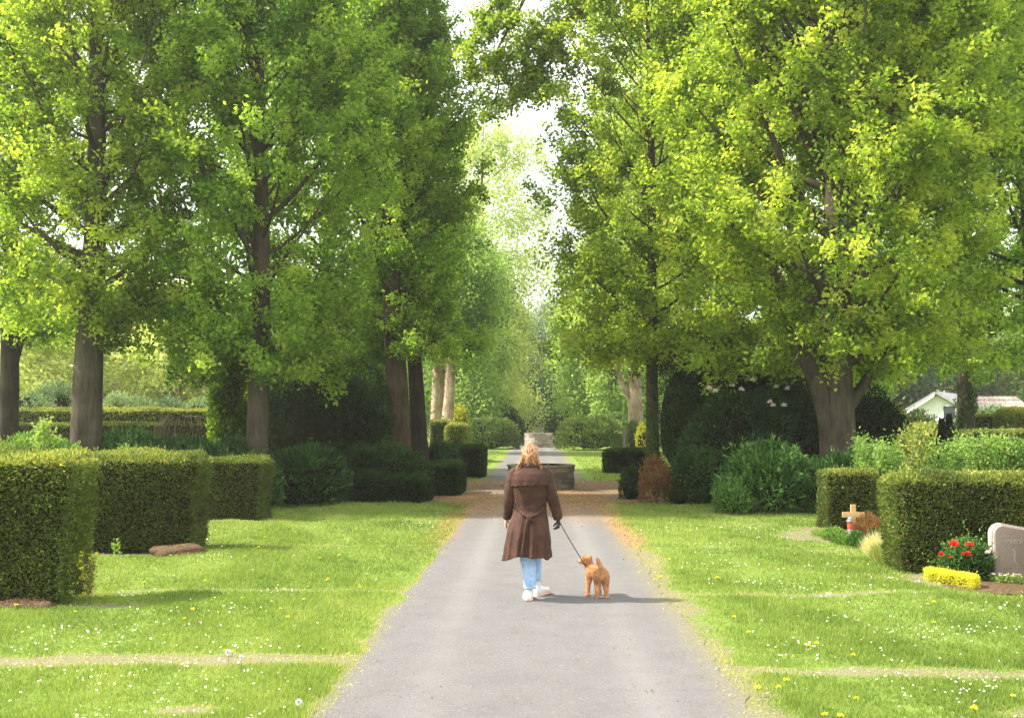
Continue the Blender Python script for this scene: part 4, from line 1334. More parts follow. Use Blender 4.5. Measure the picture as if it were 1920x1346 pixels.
GQ = 'low plants on the wooden cross grave'
clump('grave_plant', gp(1556, 16.8), 16.8, .20, .20, 'bright green low plant left of the grave lantern', 'rose', 1500, .045, .022, 1, tint0=.45, group=GQ)
clump('grave_plant', gp(1582, 16.2), 16.3, .20, .13, 'green low plant in front of the grave lantern', 'rose', 1500, .045, .02, 2, tint0=.3, group=GQ)
clump('grave_plant', gp(1600, 15.9), 15.95, .15, .24, 'rounded dark green plant at the front corner of the wooden cross grave', 'laurel', 1200, .04, .02, 3, tint0=.6, group=GQ)
clump('grave_plant', gp(1537, 17.3), 17.3, .20, .12, 'ground hugging yellow flecked plant at the foot of the short right hedge', 'rose', 800, .04, .02, 4, tint0=.7, group=GQ)
clump('grave_plant', gp(1632, 16.4), 16.5, .10, .22, 'small dark leafy plant right of the wooden cross', 'box', 700, .035, .02, 5, tint0=.6, group=GQ)
clump('withered_plant', gp(1622, 16.8), 16.9, .26, .42, 'withered reddish brown perennial right of the wooden cross', 'brown', 2600, .06, .012, 6, tint0=.6, up=1.5)
clump('dry_grass_tuft', gp(1645, 14.6), 14.7, .24, .26, 'pale dry grass tuft leaning on the corner of the long right hedge', 'straw', 1500, .17, .005, 7, tint0=.9, up=2)
clump('dry_grass_tuft', gp(1655, 13.9), 14.0, .18, .20, 'short green yellow grass tuft before the corner of the long right hedge', 'grass', 1600, .16, .008, 8, tint0=.8, up=2)

# yellow flowered wallflower at the nearest left hedge
wf = MB()
r_ = np.random.RandomState(3)
for k in range(9):
    a = r_.uniform(0, 6.28)
    e = np.array([math.cos(a) * .07, math.sin(a) * .07, r_.uniform(.3, .50)])
    P = bez([(0, 0, 0), e * .5, e], 4)
    tube(wf, P, np.linspace(.006, .003, 9), 5, mat=1, cap=False)
    q = r_.uniform(.1, .95, 26)
    pc = np.stack([np.interp(q, np.linspace(0, 1, 9), P[:, j]) for j in range(3)], -1) + r_.normal(size=(26, 3)) * .02
    leaves(wf, pc, r_.normal(size=(26, 3)), .045, .016, r_.uniform(0, 1, 26), 2 if k % 2 else 3, rs=r_)
    if k < 6:
        bloom(wf, e, .035, 16, 0, 1, r_, .028)
o = wf.obj('wallflower', [M['dandy'], M['stem'], M['brown'], M['yellow']])
o.location = (gp(148, 10.9), 11.15, 0)
o.scale = (1.15, 1.15, 1.05)
tag(o, 'thin yellow flowered plant with brown lower leaves at the end of the nearest left hedge', 'flower')
clump('seedling', gp(160, 13.6), 14.6, .05, .28, 'bright little seedling in the gap between the two left hedges', 'rose', 60, .05, .03, 9, tint0=.7)

for (px, Y, rx, ry, h, lab) in ((338, 14.75, .36, .22, .15, 'brown soil mound at the foot of the middle left hedge'), (46, 10.72, .30, .14, .07, 'flat brown soil patch at the foot of the nearest left hedge')):
    mb = MB()
    blob(mb, (0, 0, 0), (rx, ry, h), 4, .3, .22, seed=int(px), flat=-.02)
    r_ = np.random.RandomState(int(px))
    a = r_.uniform(0, 6.28, 500)
    rr = np.sqrt(r_.uniform(0, 1.3, 500))
    P = np.stack([rr * np.cos(a) * rx, rr * np.sin(a) * ry, np.maximum(h * np.sqrt(np.maximum(1 - rr ** 2, 0)), .005)], -1)
    leaves(mb, P, r_.normal(size=(500, 3)), .02, .015, .5, 0, rs=r_)
    o = mb.obj('soil_mound', M['soil'])
    o.location = (gp(px, Y), Y, 0)
    tag(o, lab, 'soil mound')

# headstone grave
bed = MB()
blob(bed, (0, 0, 0), (.62, .42, .05), 4, .12, .3, seed=4, flat=-.02)
o = bed.obj('flower_bed_soil', M['soil'])
o.location = (5.36, 12.05, 0)
tag(o, 'brown earth of the grave bed in front of the headstone', 'soil bed')
Yh = 12.45
x0h, x1h = gp(1845, Yh), gp(1845, Yh) + .53
zt = zz(978, Yh)
w = x1h - x0h


def rprof(w, h, r1, r2, n=7):
    pts = [(-w / 2, 0), (w / 2, 0)]
    pts += [(w / 2 - r2 + r2 * math.cos(t), h - .055 - r2 + r2 * math.sin(t)) for t in np.linspace(0, PI / 2, n)]
    pts += [(-w / 2 + r1 - r1 * math.sin(t), h - r1 + r1 * math.cos(t)) for t in np.linspace(0, PI / 2, n)]
    return pts


def slab(mb, pts, y0, y1, mat=0, bev=.012):
    bm = bmesh.new()
    vs = [bm.verts.new((x, y0, z)) for x, z in pts]
    f = bm.faces.new(vs)
    r = bmesh.ops.extrude_face_region(bm, geom=[f])
    for v in r['geom']:
        if isinstance(v, bmesh.types.BMVert):
            v.co.y = y1
    bmesh.ops.recalc_face_normals(bm, faces=bm.faces)
    if bev:
        ed = [e for e in bm.edges if abs(e.verts[0].co.y - e.verts[1].co.y) < 1e-6]
        bmesh.ops.bevel(bm, geom=ed, offset=bev, segments=2, affect='EDGES')
    from_bm(mb, bm, None, .5, mat)


hs = empty('headstone', (x0h + w / 2, Yh, 0), 'rounded pink granite headstone with rough pale edge in front of the long right hedge', 'headstone')
hb = MB()
slab(hb, rprof(w, zt, .13, .10), .012, .15, 0, .02)
hb.obj('slab', M['granite_cut'], hs)
fb = MB()
slab(fb, [(x * .88, z * .955 + .002) for x, z in rprof(w, zt, .10, .08)], .0, .011, 0, .003)
fb.obj('polished_face', M['granite'], hs)
# faint engraved lines, as worn as in the photograph
eb = MB()
r_ = np.random.RandomState(12)
for row, (za, xa, xb) in enumerate(((.50, -.11, .13), (.475, -.06, .10))):
    x = xa
    while x < xb:
        lw = r_.uniform(.012, .03)
        t = np.linspace(0, 1, 6)
        tube(eb, np.stack([x + lw * t, np.full(6, -.0005), za + .008 * np.sin(t * r_.uniform(4, 9) + r_.uniform(0, 6))], -1), .0016, 4)
        x += lw + r_.uniform(.004, .018)
for k in range(3):
    t = np.linspace(0, 1, 10)
    tube(eb, np.stack([-.03 + .05 * t + .012 * np.sin(t * 5 + k), np.full(10, -.0005), .40 - .16 * t - .02 * k + .015 * np.sin(t * 4 + k * 2)], -1), .0016, 4)
eb.obj('engraving', M['granite_cut'], hs)

# yellow clipped border plant
hedge('golden_edging', -.38, .38, -.07, .07, .18, 'low bright yellow clipped edging beside the red flowered shrub', 'yellow', .022, 14000, 20, cat='edging plant', rnd=.05, wob=.02, tint0=.5, top_lit=.1)
o = bpy.data.objects['golden_edging']
o.location = (gp(1767, 12.2), 12.2, 0)
o.rotation_euler = (0, 0, R(-66))
az = bush('azalea_bush', gp(1795, 12.55), 12.55, .31, .27, .50, 'rounded green shrub with red flowers beside the headstone', 'laurel', .045, .5, 5000, 62, tint0=.62, lumps=14, lump=.35, spiky=40, up=.3)
for i, (px, py, s) in enumerate([(1775, 1019, 1.25), (1804, 1018, .9), (1797, 1036, 1.0), (1751, 1036, .75), (1836, 1032, .6), (1768, 1040, .4)]):
    fm = MB()
    bloom(fm, (0, 0, 0), .055 * s, 44, 0, .9, r_, .055 * s)
    o = fm.obj('blossom', M['petal_r'] if i != 4 else M['petal_p'], az)
    o.location = (gp(px, 12.25) - az.location.x, 12.26 - az.location.y, zz(py, 12.25))
GPs = 'pansies at the foot of the headstone'
pmats = [M['petal_w'], M['petal_p'], M['petal_y']]
names = ['white', 'pale pink', 'lemon yellow']
for i in range(15):
    fm = MB()
    bloom(fm, (0, 0, .10), .028, 9, 0, .7, r_, .026)
    leaves(fm, r_.normal(size=(60, 3)) * np.array([.018, .018, .02]) + np.array([0, 0, .05]), r_.normal(size=(60, 3)) + np.array([0, 0, .5]), .035, .018, r_.uniform(.2, .9, 60), 1, rs=r_)
    tube(fm, [(0, 0, -.02), (0, 0, .105)], .004, 4, mat=1)
    k = [1, 0, 1, 1, 0, 0, 1, 2, 1, 2, 2, 1, 2, 0, 2][i]
    o = fm.obj('pansy', [pmats[k], M['rose']])
    o.location = (gp(1850, 12.2) + (i % 8) * .075 + r_.uniform(-.02, .02), 12.28 - (i // 8) * .13 - (i % 8) * .012 + r_.uniform(-.02, .02), .03)
    tag(o, '%s pansy in the flower bed before the pink headstone' % names[k], 'flower', GPs + ', ' + names[k])

# wooden cross with lantern
cr = empty('wooden_cross', (gp(1591, 17.0), 17.0, 0), 'plain pale wooden grave cross before the short right hedge', 'cross')
cb_ = MB()
box(cb_, (0, 0, .26), (.085, .035, .58), 0, bev=.004)
cb_.obj('upright', M['pine'], cr)
cb_ = MB()
box(cb_, (0, -.006, .385), (.36, .032, .085), 0, bev=.004)
cb_.obj('crossbar', M['pine'], cr)
ln = empty('grave_lantern', (gp(1585, 16.75), 16.75, 0), 'small grave lantern with silver lid and red glass before the wooden cross', 'lantern')


def lathe(mb, prof, n=20, mat=0, tint=.5):
    P = np.array([(0, 0, z) for r, z in prof], float)
    th = np.arange(n) * 2 * PI / n
    V = np.concatenate([np.stack([r * np.cos(th), r * np.sin(th), np.full(n, z)], -1) for r, z in prof])
    m = len(prof)
    i = np.arange(m - 1)[:, None] * n
    j = np.arange(n)[None]
    j2 = (j + 1) % n
    mb.add(V, np.stack([i + j, i + j2, i + n + j2, i + n + j], -1).reshape(-1, 4), tint, mat)


a_ = MB()
box(a_, (0, 0, -.045), (.15, .13, .09), 0, bev=.008)
a_.obj('plinth', M['granite'], ln)
ln.location.z = .09
a_ = MB()
lathe(a_, [(0, 0), (.05, 0), (.055, .02), (.05, .08), (.045, .085), (0, .085)])
a_.obj('base', M['metal_g'], ln)
a_ = MB()
lathe(a_, [(.038, .085), (.045, .11), (.045, .19), (.04, .205)])
a_.obj('glass', solid('red_glass', [(.62, .05, .02), (.85, .16, .08)], 5, .15, spec=.6), ln)
a_ = MB()
lathe(a_, [(.045, .20), (.066, .205), (.066, .225), (.045, .235), (.045, .255), (.02, .275), (.008, .285), (.008, .30), (0, .302)])
a_.obj('lid', M['metal_g'], ln)

# dark metal gate closing the gap
gt = empty('metal_gate', (gp(1678, 19.3), 19.3, 0), 'dark flat metal gate panel in the gap between the right hedges', 'gate')
hgt = zz(877, 19.3)
a_ = MB()
box(a_, (.03, 0, hgt / 2 - .02), (.72, .025, hgt - .08), bev=.003)
a_.obj('panel', M['metal_d'], gt)
a_ = MB()
box(a_, (.03, 0, hgt), (.80, .03, .02), bev=.003)
a_.obj('top_rail', M['metal_g'], gt)
for sx in (-.36, .42):
    a_ = MB()
    box(a_, (sx + .004, 0, hgt / 2 - .012), (.035, .035, hgt - .025), bev=.003)
    a_.obj('post', M['metal_d'], gt)
pst = MB()
box(pst, (0, 0, zz(876, 17.7) / 2), (.03, .03, zz(876, 17.7)), bev=.004)
o = pst.obj('slim_post', M['metal_d'])
o.location = (gp(1640, 17.7), 17.65, 0)
tag(o, 'slim dark metal post at the end of the short right hedge', 'post')
hk = MB()
t = np.linspace(0, PI, 9)
Yk = 14.75
zk = zz(880, Yk)
tube(hk, [(-.018, 0, 0), (-.018, 0, zk - .03)] + [(-.018 * math.cos(a), 0, zk - .03 + .022 * math.sin(a)) for a in t[1:]] + [(.018, 0, zk - .10)], .004, 6)
o = hk.obj('metal_hook', M['metal_g'])
o.location = (gp(1694, Yk), Yk, 0)
tag(o, 'thin grey metal hook sticking up behind the long right hedge', 'hook')

# ------------------------------------------------------------------ round stone planters
def stone_mat(name, cols, mortar, cw, rh_, R0):
    m, nt, out = new_mat(name)
    L = nt.links.new
    at = nd(nt, 'ShaderNodeAttribute', attribute_name='tint')
    tc = nd(nt, 'ShaderNodeTexCoord')
    nz = nd(nt, 'ShaderNodeTexNoise', Scale=22, Detail=6, Roughness=.7)
    L(tc.outputs['Object'], nz.inputs[0])
    a = ramp(nt, [(i / (len(cols) - 1), c) for i, c in enumerate(cols)], at.outputs['Fac'])
    b = ramp(nt, [(.3, (.55, .55, .5)), (.5, (1, 1, 1)), (.7, (1.3, 1.28, 1.2))], nz.outputs[0])
    mu = nd(nt, 'ShaderNodeMix', data_type='RGBA', blend_type='MULTIPLY')
    mu.inputs[0].default_value = 1
    L(a, mu.inputs[6])
    L(b, mu.inputs[7])
    p = nd(nt, 'ShaderNodeBsdfPrincipled', Roughness=.9)
    L(mu.outputs[2], p.inputs['Base Color'])
    bp = nd(nt, 'ShaderNodeBump', Strength=.8, Distance=.02)
    L(nz.outputs[0], bp.inputs['Height'])
    L(bp.outputs[0], p.inputs['Normal'])
    L(p.outputs[0], out.inputs[0])
    return m


SD = stone_mat('dark_sandstone', [(.075, .062, .042), (.14, .115, .078), (.22, .18, .125)], 0, 0, 0, 0)
SL = stone_mat('light_sandstone', [(.22, .17, .14), (.36, .31, .26), (.52, .47, .40)], 0, 0, 0, 0)
MOR = solid('mortar', [(.24, .22, .18), (.34, .31, .26)], 30, .95)


def planter(x, y, r, h, rows, ncol, label, mat, seed, cap=.045):
    r_ = np.random.RandomState(seed)
    root = empty('stone_planter', (x, y, 0), label, 'stone planter', 'round stone planters on the path')
    mb = MB()
    lathe(mb, [(0, 0), (r - .025, 0), (r - .025, h - cap - .002), (0, h - cap - .002)], 56)
    mb.obj('mortar_core', MOR, root)
    wm = MB()
    ch = (h - cap) / rows
    for i in range(rows):
        a = r_.uniform(0, 6)
        end = a + 2 * PI
        cuts = [a]
        while cuts[-1] < end - .12:
            cuts.append(cuts[-1] + 2 * PI / ncol * r_.uniform(.55, 1.5))
        cuts[-1] = end
        for b, c in zip(cuts[:-1], cuts[1:]):
            k = max(2, int((c - b) / .1) + 1)
            th = np.linspace(b + .012, c - .012, k)
            ro = r + r_.uniform(-.006, .014)
            z0, z1 = i * ch + .006, (i + 1) * ch - .008 + r_.uniform(-.004, .004)
            inn = np.stack([np.cos(th) * (r - .03), np.sin(th) * (r - .03)], -1)
            ou = np.stack([np.cos(th) * ro, np.sin(th) * ro], -1)
            ob = np.stack([np.cos(th) * (ro - .01), np.sin(th) * (ro - .01)], -1)
            prof = [np.column_stack([inn, np.full(k, z0)]), np.column_stack([ob, np.full(k, z0)]), np.column_stack([ou, np.full(k, z0 + .012)]),
                    np.column_stack([ou, np.full(k, z1 - .012)]), np.column_stack([ob, np.full(k, z1)]), np.column_stack([inn, np.full(k, z1)])]
            V = np.concatenate(prof)
            ii = np.arange(5)[:, None] * k
            jj = np.arange(k - 1)[None]
            Fc = np.stack([ii + jj, ii + jj + 1, ii + k + jj + 1, ii + k + jj], -1).reshape(-1, 4)
            tn = r_.uniform(0, 1)
            wm.add(V, Fc, tn)
            for e in (0, k - 1):
                idx = [q * k + e for q in range(6)]
                wm.add(V[idx], [[0, 1, 2, 3, 4, 5]] if False else [[0, 1, 4, 5], [1, 2, 3, 4]], tn)
    wm.obj('stonework', mat, root)
    cm_ = MB()
    nseg = 14
    for k in range(nseg):
        th = np.linspace(k * 2 * PI / nseg + .006, (k + 1) * 2 * PI / nseg - .006, 6)
        ro, ri = r + .035, r - .22
        z0, z1 = h - cap, h
        o_ = np.stack([np.cos(th) * ro, np.sin(th) * ro], -1)
        i_ = np.stack([np.cos(th) * ri, np.sin(th) * ri], -1)
        V = np.concatenate([np.column_stack([i_, np.full(6, z0)]), np.column_stack([o_, np.full(6, z0)]), np.column_stack([o_, np.full(6, z1 - .006)]), np.column_stack([o_ * .995, np.full(6, z1)]), np.column_stack([i_, np.full(6, z1)])])
        ii = np.arange(4)[:, None] * 6
        jj = np.arange(5)[None]
        cm_.add(V, np.stack([ii + jj, ii + jj + 1, ii + 7 + jj, ii + 6 + jj], -1).reshape(-1, 4), r_.uniform(.3, 1))
        cm_.add(V[[0, 6, 12, 18, 24]][[0, 1, 2, 4]], [[0, 1, 2, 3]], .5)
    cm_.obj('capstones', mat, root)
    e = MB()
    blob(e, (0, 0, h - .07), (r - .2, r - .2, .05), 3, .1, .3)
    e.obj('earth_fill', M['soil'], root)
    return root


planter(.17, 29.0, .93, .66, 4, 13, 'nearest round wall of dark sandstone blocks, half hidden by the walking woman', SD, 1)
planter(gp(1010, 70), 70, .96, .97, 7, 24, 'middle round wall of light stone blocks farther down the path', SL, 2)
planter(gp(1003, 110), 110, 1.15, 1.10, 5, 22, 'farthest round stone wall just before the dark gate', SL, 3)

# dark far gate
fg = empty('far_gate', (gp(1008, 122), 122, 0), 'dark double metal gate closing the far end of the path', 'gate')
for k, sx in enumerate((-.78, .78)):
    a_ = MB()
    box(a_, (sx, 0, 1.42), (1.50, .05, 2.7), bev=.01)
    for j in range(7):
        box(a_, (sx - .62 + j * .205, -.04, 1.42), (.04, .03, 2.6), bev=.004)
    lf = a_.obj('gate_leaf', M['metal_d'], fg)
for sx in (-1.75, 1.8):
    a_ = MB()
    box(a_, (sx, 0, 1.5), (.36, .36, 3.0), bev=.02)
    box(a_, (sx, 0, 3.06), (.46, .46, .12), bev=.02)
    a_.obj('gate_post', M['post'], fg)
st_ = bush('leafy_shrub', gp(1031, 112), 112, .35, .4, 3.9, 'narrow pale blossomed shrub on the right of the far gate', 'grey', .14, .5, 1500, 63, tint0=.95, z0=.9, core=False)

# ------------------------------------------------------------------ houses
h1 = empty('white_house', (gp(1768, 78), 80, 0), 'white gabled house half hidden behind the ivy clad tree', 'house', rz=R(-32))
zr, ze = zz(738, 78), zz(768, 78)
xl, xc, xr = -2.0, .05, 3.8
a_ = MB()
slab(a_, [(xl, 0), (xr, 0), (xr, ze - 1.3), (xc, zr - .12), (xl, ze)], 0, 7, 0, 0)
a_.obj('wall', M['white'], h1)
a_ = MB()
for (xa, za, xb, zb) in ((xl - .35, ze - .24, xc, zr), (xc, zr, xr + .3, ze - 1.35)):
    d = np.array([xb - xa, zb - za])
    d /= np.linalg.norm(d)
    nrm = np.array([-d[1], d[0]]) * .22
    slab(a_, [(xa, za), (xb, zb), (xb + nrm[0], zb + nrm[1]), (xa + nrm[0], za + nrm[1])], -.5, 7.4, 0, 0)
rf1 = a_.obj('roof', solid('grey_slate', [(.20, .20, .21), (.33, .33, .34)], 4, .7), h1)
a_ = MB()
slab(a_, [(xl - .3, ze - .42), (xc - .1, zr - .20), (xc - .1, zr - .01), (xl - .3, ze - .23)], -.56, -.503, 0, 0)
a_.obj('bargeboard', solid('pale_board', [(.5, .5, .52), (.66, .66, .66)], 4, .7), h1)
a_ = MB()
box(a_, (.9, -.03, 2.4), (1.0, .06, 1.2), bev=.01)
wf_ = a_.obj('window', M['white'], h1)
a_ = MB()
box(a_, (.9, -.07, 2.4), (.84, .02, 1.04))
a_.obj('pane', solid('window_glass', [(.03, .035, .04), (.06, .07, .08)], 2, .1, spec=.8), wf_)

tile, nt, out = new_mat('roof_tiles')
tc = nd(nt, 'ShaderNodeTexCoord')
br = nd(nt, 'ShaderNodeTexBrick', Scale=1.0)
br.inputs['Color1'].default_value = (.42, .33, .29, 1)
br.inputs['Color2'].default_value = (.50, .42, .37, 1)
br.inputs['Mortar'].default_value = (.20, .15, .13, 1)
br.inputs['Brick Width'].default_value = .42
br.inputs['Row Height'].default_value = .36
br.inputs['Mortar Size'].default_value = .04
mp = nd(nt, 'ShaderNodeMapping')
mp.inputs['Rotation'].default_value = (R(90), 0, 0)
nt.links.new(tc.outputs['Object'], mp.inputs[0])
nt.links.new(mp.outputs[0], br.inputs[0])
p = nd(nt, 'ShaderNodeBsdfPrincipled', Roughness=.85)
nt.links.new(br.outputs[0], p.inputs['Base Color'])
nt.links.new(p.outputs[0], out.inputs[0])
h2 = empty('tiled_house', (gp(1872, 86), 88, 0), 'low house with a broad red brown tiled roof on the far right', 'house')
zr, ze = zz(741, 86), zz(779, 86)
a_ = MB()
box(a_, (0, 3, ze / 2), (6.4, 6, ze))
a_.obj('wall', M['white'], h2)
a_ = MB()
V = [(-3.0, -.5, ze - .1), (3.6, -.5, ze - .1), (3.4, 3, zr), (-1.9, 3, zr), (-3.0, 6.5, ze - .1), (3.6, 6.5, ze - .1)]
a_.add(V, [[0, 1, 2, 3], [3, 2, 5, 4]])
a_.add(V, [[0, 3, 4]])
a_.obj('roof', tile, h2)
a_ = MB()
slab(a_, [(-3.15, 0), (-1.95, 0), (-1.95, ze + .3), (-2.5, zr - .1), (-3.15, ze + .5)], -.75, -.52, 0, 0)
a_.obj('gable_wall', M['white'], h2)
# ------------------------------------------------------------------ walking woman and dog
def skin_mesh(nodes, edges, root=0, sub=2):
    """continuous surface grown over a skeleton; nodes = (x,y,z,r) or (x,y,z,rx,ry)"""
    me = bpy.data.meshes.new('tmp')
    me.from_pydata([n[:3] for n in nodes], edges, [])
    o = bpy.data.objects.new('tmp', me)
    C.objects.link(o)
    bpy.context.view_layer.objects.active = o
    md = o.modifiers.new('s', 'SKIN')
    sv = me.skin_vertices
    if not sv:
        bm = bmesh.new()
        bm.from_mesh(me)
        bm.verts.layers.skin.verify()
        bm.to_mesh(me)
        bm.free()
    for i, n in enumerate(nodes):
        sv = me.skin_vertices[0].data[i]
        sv.radius = (n[3], n[4] if len(n) > 4 else n[3])
        sv.use_root = (i == root)
    md.use_smooth_shade = True
    s2 = o.modifiers.new('u', 'SUBSURF')
    s2.levels = sub
    dg = bpy.context.evaluated_depsgraph_get()
    ev = o.evaluated_get(dg)
    m2 = bpy.data.meshes.new_from_object(ev)
    V = np.array([tuple(v.co) for v in m2.vertices])
    by = {}
    for p in m2.polygons:
        by.setdefault(len(p.vertices), []).append(list(p.vertices))
    bpy.data.objects.remove(o)
    bpy.data.meshes.remove(me)
    bpy.data.meshes.remove(m2)
    return V, by


def add_skin(mb, nodes, edges, root=0, sub=2, mat=0):
    V, by = skin_mesh(nodes, edges, root, sub)
    base = mb.n
    first = True
    for k, fs in by.items():
        if first:
            mb.add(V, fs, .5, mat)
            first = False
        else:
            mb.f.append(np.asarray(fs) + base)
            mb.t.append(np.full(len(fs), .5))
            mb.m.append(np.full(len(fs), mat))


def limb(mb, pts, rads, n=12):
    P = bez(pts, 6)
    r = np.interp(np.linspace(0, 1, len(P)), np.linspace(0, 1, len(rads)), rads)
    tube(mb, P, r, n)
    ell(mb, P[0], (r[0],) * 3, sub=2)
    ell(mb, P[-1], (r[-1],) * 3, sub=2)


def remesh(mb, vox, smooth=2):
    """fuse everything in mb into ONE closed surface; returns the mesh"""
    me = mb.mesh('tmp', [])
    o = bpy.data.objects.new('tmp', me)
    C.objects.link(o)
    r = o.modifiers.new('r', 'REMESH')
    r.mode = 'VOXEL'
    r.voxel_size = vox
    r.use_smooth_shade = True
    if smooth:
        s = o.modifiers.new('s', 'SMOOTH')
        s.iterations = smooth
        s.factor = .5
    ev = o.evaluated_get(bpy.context.evaluated_depsgraph_get())
    m2 = bpy.data.meshes.new_from_object(ev)
    bpy.data.objects.remove(o)
    return m2


def mesh_np(me):
    V = np.empty(len(me.vertices) * 3, np.float32)
    me.vertices.foreach_get('co', V)
    return V.reshape(-1, 3).astype(float)


def ell(mb, c, r, rz=0, ry=0, sub=3):
    bm = bmesh.new()
    bmesh.ops.create_icosphere(bm, subdivisions=sub, radius=1)
    Mx = Matrix.Translation(c) @ Matrix.Rotation(rz, 4, 'Z') @ Matrix.Rotation(ry, 4, 'Y') @ Matrix.Diagonal((*r, 1))
    from_bm(mb, bm, Mx)


def vmat(name, att_cols, rough=.9, fine=180, spec=.2, sheen=.3, trans=0, bumpd=.002):
    """cloth: colour noise, fine weave bump"""
    m, nt, out = new_mat(name)
    L = nt.links.new
    tc = nd(nt, 'ShaderNodeTexCoord')
    n1 = nd(nt, 'ShaderNodeTexNoise', Scale=7, Detail=6, Roughness=.7)
    L(tc.outputs['Object'], n1.inputs[0])
    n2 = nd(nt, 'ShaderNodeTexNoise', Scale=fine, Detail=3)
    L(tc.outputs['Object'], n2.inputs[0])
    k = len(att_cols)
    col = ramp(nt, [(.3 + .4 * i / (k - 1), c) for i, c in enumerate(att_cols)], n1.outputs[0])
    p = nd(nt, 'ShaderNodeBsdfPrincipled', Roughness=rough)
    p.inputs['Specular IOR Level'].default_value = spec
    p.inputs['Sheen Weight'].default_value = sheen
    L(col, p.inputs['Base Color'])
    b = nd(nt, 'ShaderNodeBump', Strength=.5, Distance=bumpd)
    L(n2.outputs[0], b.inputs['Height'])
    L(b.outputs[0], p.inputs['Normal'])
    L(p.outputs[0], out.inputs[0])
    return m


COAT = vmat('brown_coat_cloth', [(.028, .013, .009), (.056, .024, .015), (.100, .042, .026)], .75, 260, .25, .06)
DENIM = vmat('light_blue_denim', [(.22, .37, .60), (.33, .49, .72), (.48, .62, .80)], .85, 400, .2, .2)
SKIN = solid('skin', [(.60, .36, .27), (.68, .43, .33)], 12, .55, spec=.4)
GLOVE = solid('dark_leather', [(.018, .013, .011), (.035, .026, .02)], 12, .5, spec=.5)
SHOE = solid('white_shoe_leather', [(.66, .66, .68), (.78, .78, .79)], 12, .6)
SOLE = solid('warm_gum_sole', [(.62, .42, .33), (.74, .56, .46)], 12, .7)
HAIR = leaf_mat('strawberry_blond_hair', [(.18, .068, .028), (.36, .15, .055), (.52, .26, .11), (.68, .43, .23)], .12, .6, .4, .8)

Yp = 11.12
person = None
bmb = MB()
hipc, W_ = .93, 1.0
nodes = [(.01, .02, .92, .125, .095), (.01, .02, 1.05, .115, .085), (.005, .01, 1.20, .125, .09), (.0, .0, 1.33, .120, .085), (.0, .01, 1.40, .06, .06), (.003, .03, 1.47, .05, .05),   # 0-5 trunk, neck
         (-.15, .0, 1.345, .055), (-.215, .02, 1.08, .042), (-.245, .14, .875, .028),      # 6-8 left arm
         (.165, .0, 1.335, .055), (.262, -.01, 1.06, .042), (.305, .04, .875, .028),      # 9-11 right arm
         (-.075, .02, .86, .085), (-.015, .03, .48, .055), (-.005, -.01, .11, .038),          # 12-14 left leg (rear, nearer)
         (.085, .04, .86, .085), (.060, .20, .49, .055), (.064, .29, .12, .038)]               # 15-17 right leg (forward)
edges = [(0, 1), (1, 2), (2, 3), (3, 4), (4, 5), (3, 6), (6, 7), (7, 8), (3, 9), (9, 10), (10, 11), (0, 12), (12, 13), (13, 14), (0, 15), (15, 16), (16, 17)]
add_skin(bmb, nodes, edges, 0, 2)
# head, turned very slightly down the path
hc = np.array([.003, .045, 1.567])
ell(bmb, hc, (.073, .090, .098), sub=4)
ell(bmb, hc + (0, .035, -.055), (.050, .055, .055))         # jaw
ell(bmb, hc + (0, .090, -.095), (.018, .016, .016))         # chin
ell(bmb, hc + (0, .098, -.018), (.010, .018, .022))         # nose
ell(bmb, hc + (0, .088, -.055), (.022, .010, .006))         # upper lip
ell(bmb, hc + (0, .086, -.064), (.019, .010, .006))         # lower lip
for s in (-1, 1):
    ell(bmb, hc + (s * .074, .0, -.012), (.008, .018, .028), rz=s * .3)   # ears
    ell(bmb, hc + (s * .028, .078, .022), (.020, .010, .006))             # brow
    ell(bmb, hc + (s * .030, .074, -.028), (.018, .014, .016))            # cheeks


def hand(mb, wrist, palm_c, fdir, side, curl, thumb):
    """palm with four separate fingers and a thumb"""
    w_ = np.array(wrist, float)
    f = unit(np.array(fdir, float))
    s = unit(np.array(side, float) - f * np.dot(side, f))
    nrm = np.cross(f, s) * curl
    pl = w_ + f * .045
    limb(mb, [w_, w_ + f * .03], [.024, .022])
    for o_ in (-.024, -.008, .008, .024):
        limb(mb, [w_ + s * o_ * .6 + f * .01, pl + s * o_, w_ + f * .078 + s * o_], [.015, .0145, .0125])
    kn = w_ + f * .078
    for k, (off, ln) in enumerate(((-.027, .058), (-.009, .068), (.010, .064), (.027, .050))):
        a = kn + s * off
        d1 = unit(f + nrm * .45)
        d2 = unit(f * .55 + nrm)
        d3 = unit(f * -.1 + nrm * 1.1)
        p = [a - f * .012, a + d1 * ln * .42, a + d1 * ln * .42 + d2 * ln * .33, a + d1 * ln * .42 + d2 * ln * .33 + d3 * ln * .28]
        limb(mb, p, [.0098, .0092, .0086, .0075], 10)
    a = w_ + f * .022 + s * thumb * .024
    p = [a, a + s * thumb * .022 + f * .02 + nrm * .01, a + s * thumb * .026 + f * .044 + nrm * .026, a + s * thumb * .016 + f * .062 + nrm * .036]
    limb(mb, p, [.012, .0115, .010, .0085], 10)


hand(bmb, (-.250, .150, .868), None, (-.16, .18, -1), (.15, 1, .1), 1, 1)
bme = remesh(bmb, .0048, 2)
bme.materials.append(SKIN)
person = link('person', bme)
person.location = (gp(993, Yp), Yp + .02, 0)
tag(person, 'person seen from behind in a long brown trench coat and light jeans, walking a dog', 'person')
em = MB()
for s in (-1, 1):
    e = MB()
    ell(e, hc + (s * .028, .083, .002), (.012, .008, .008))
    e.obj('eye', solid('eye_white%d' % s, [(.5, .45, .4), (.6, .55, .5)], 5, .3), person, True)

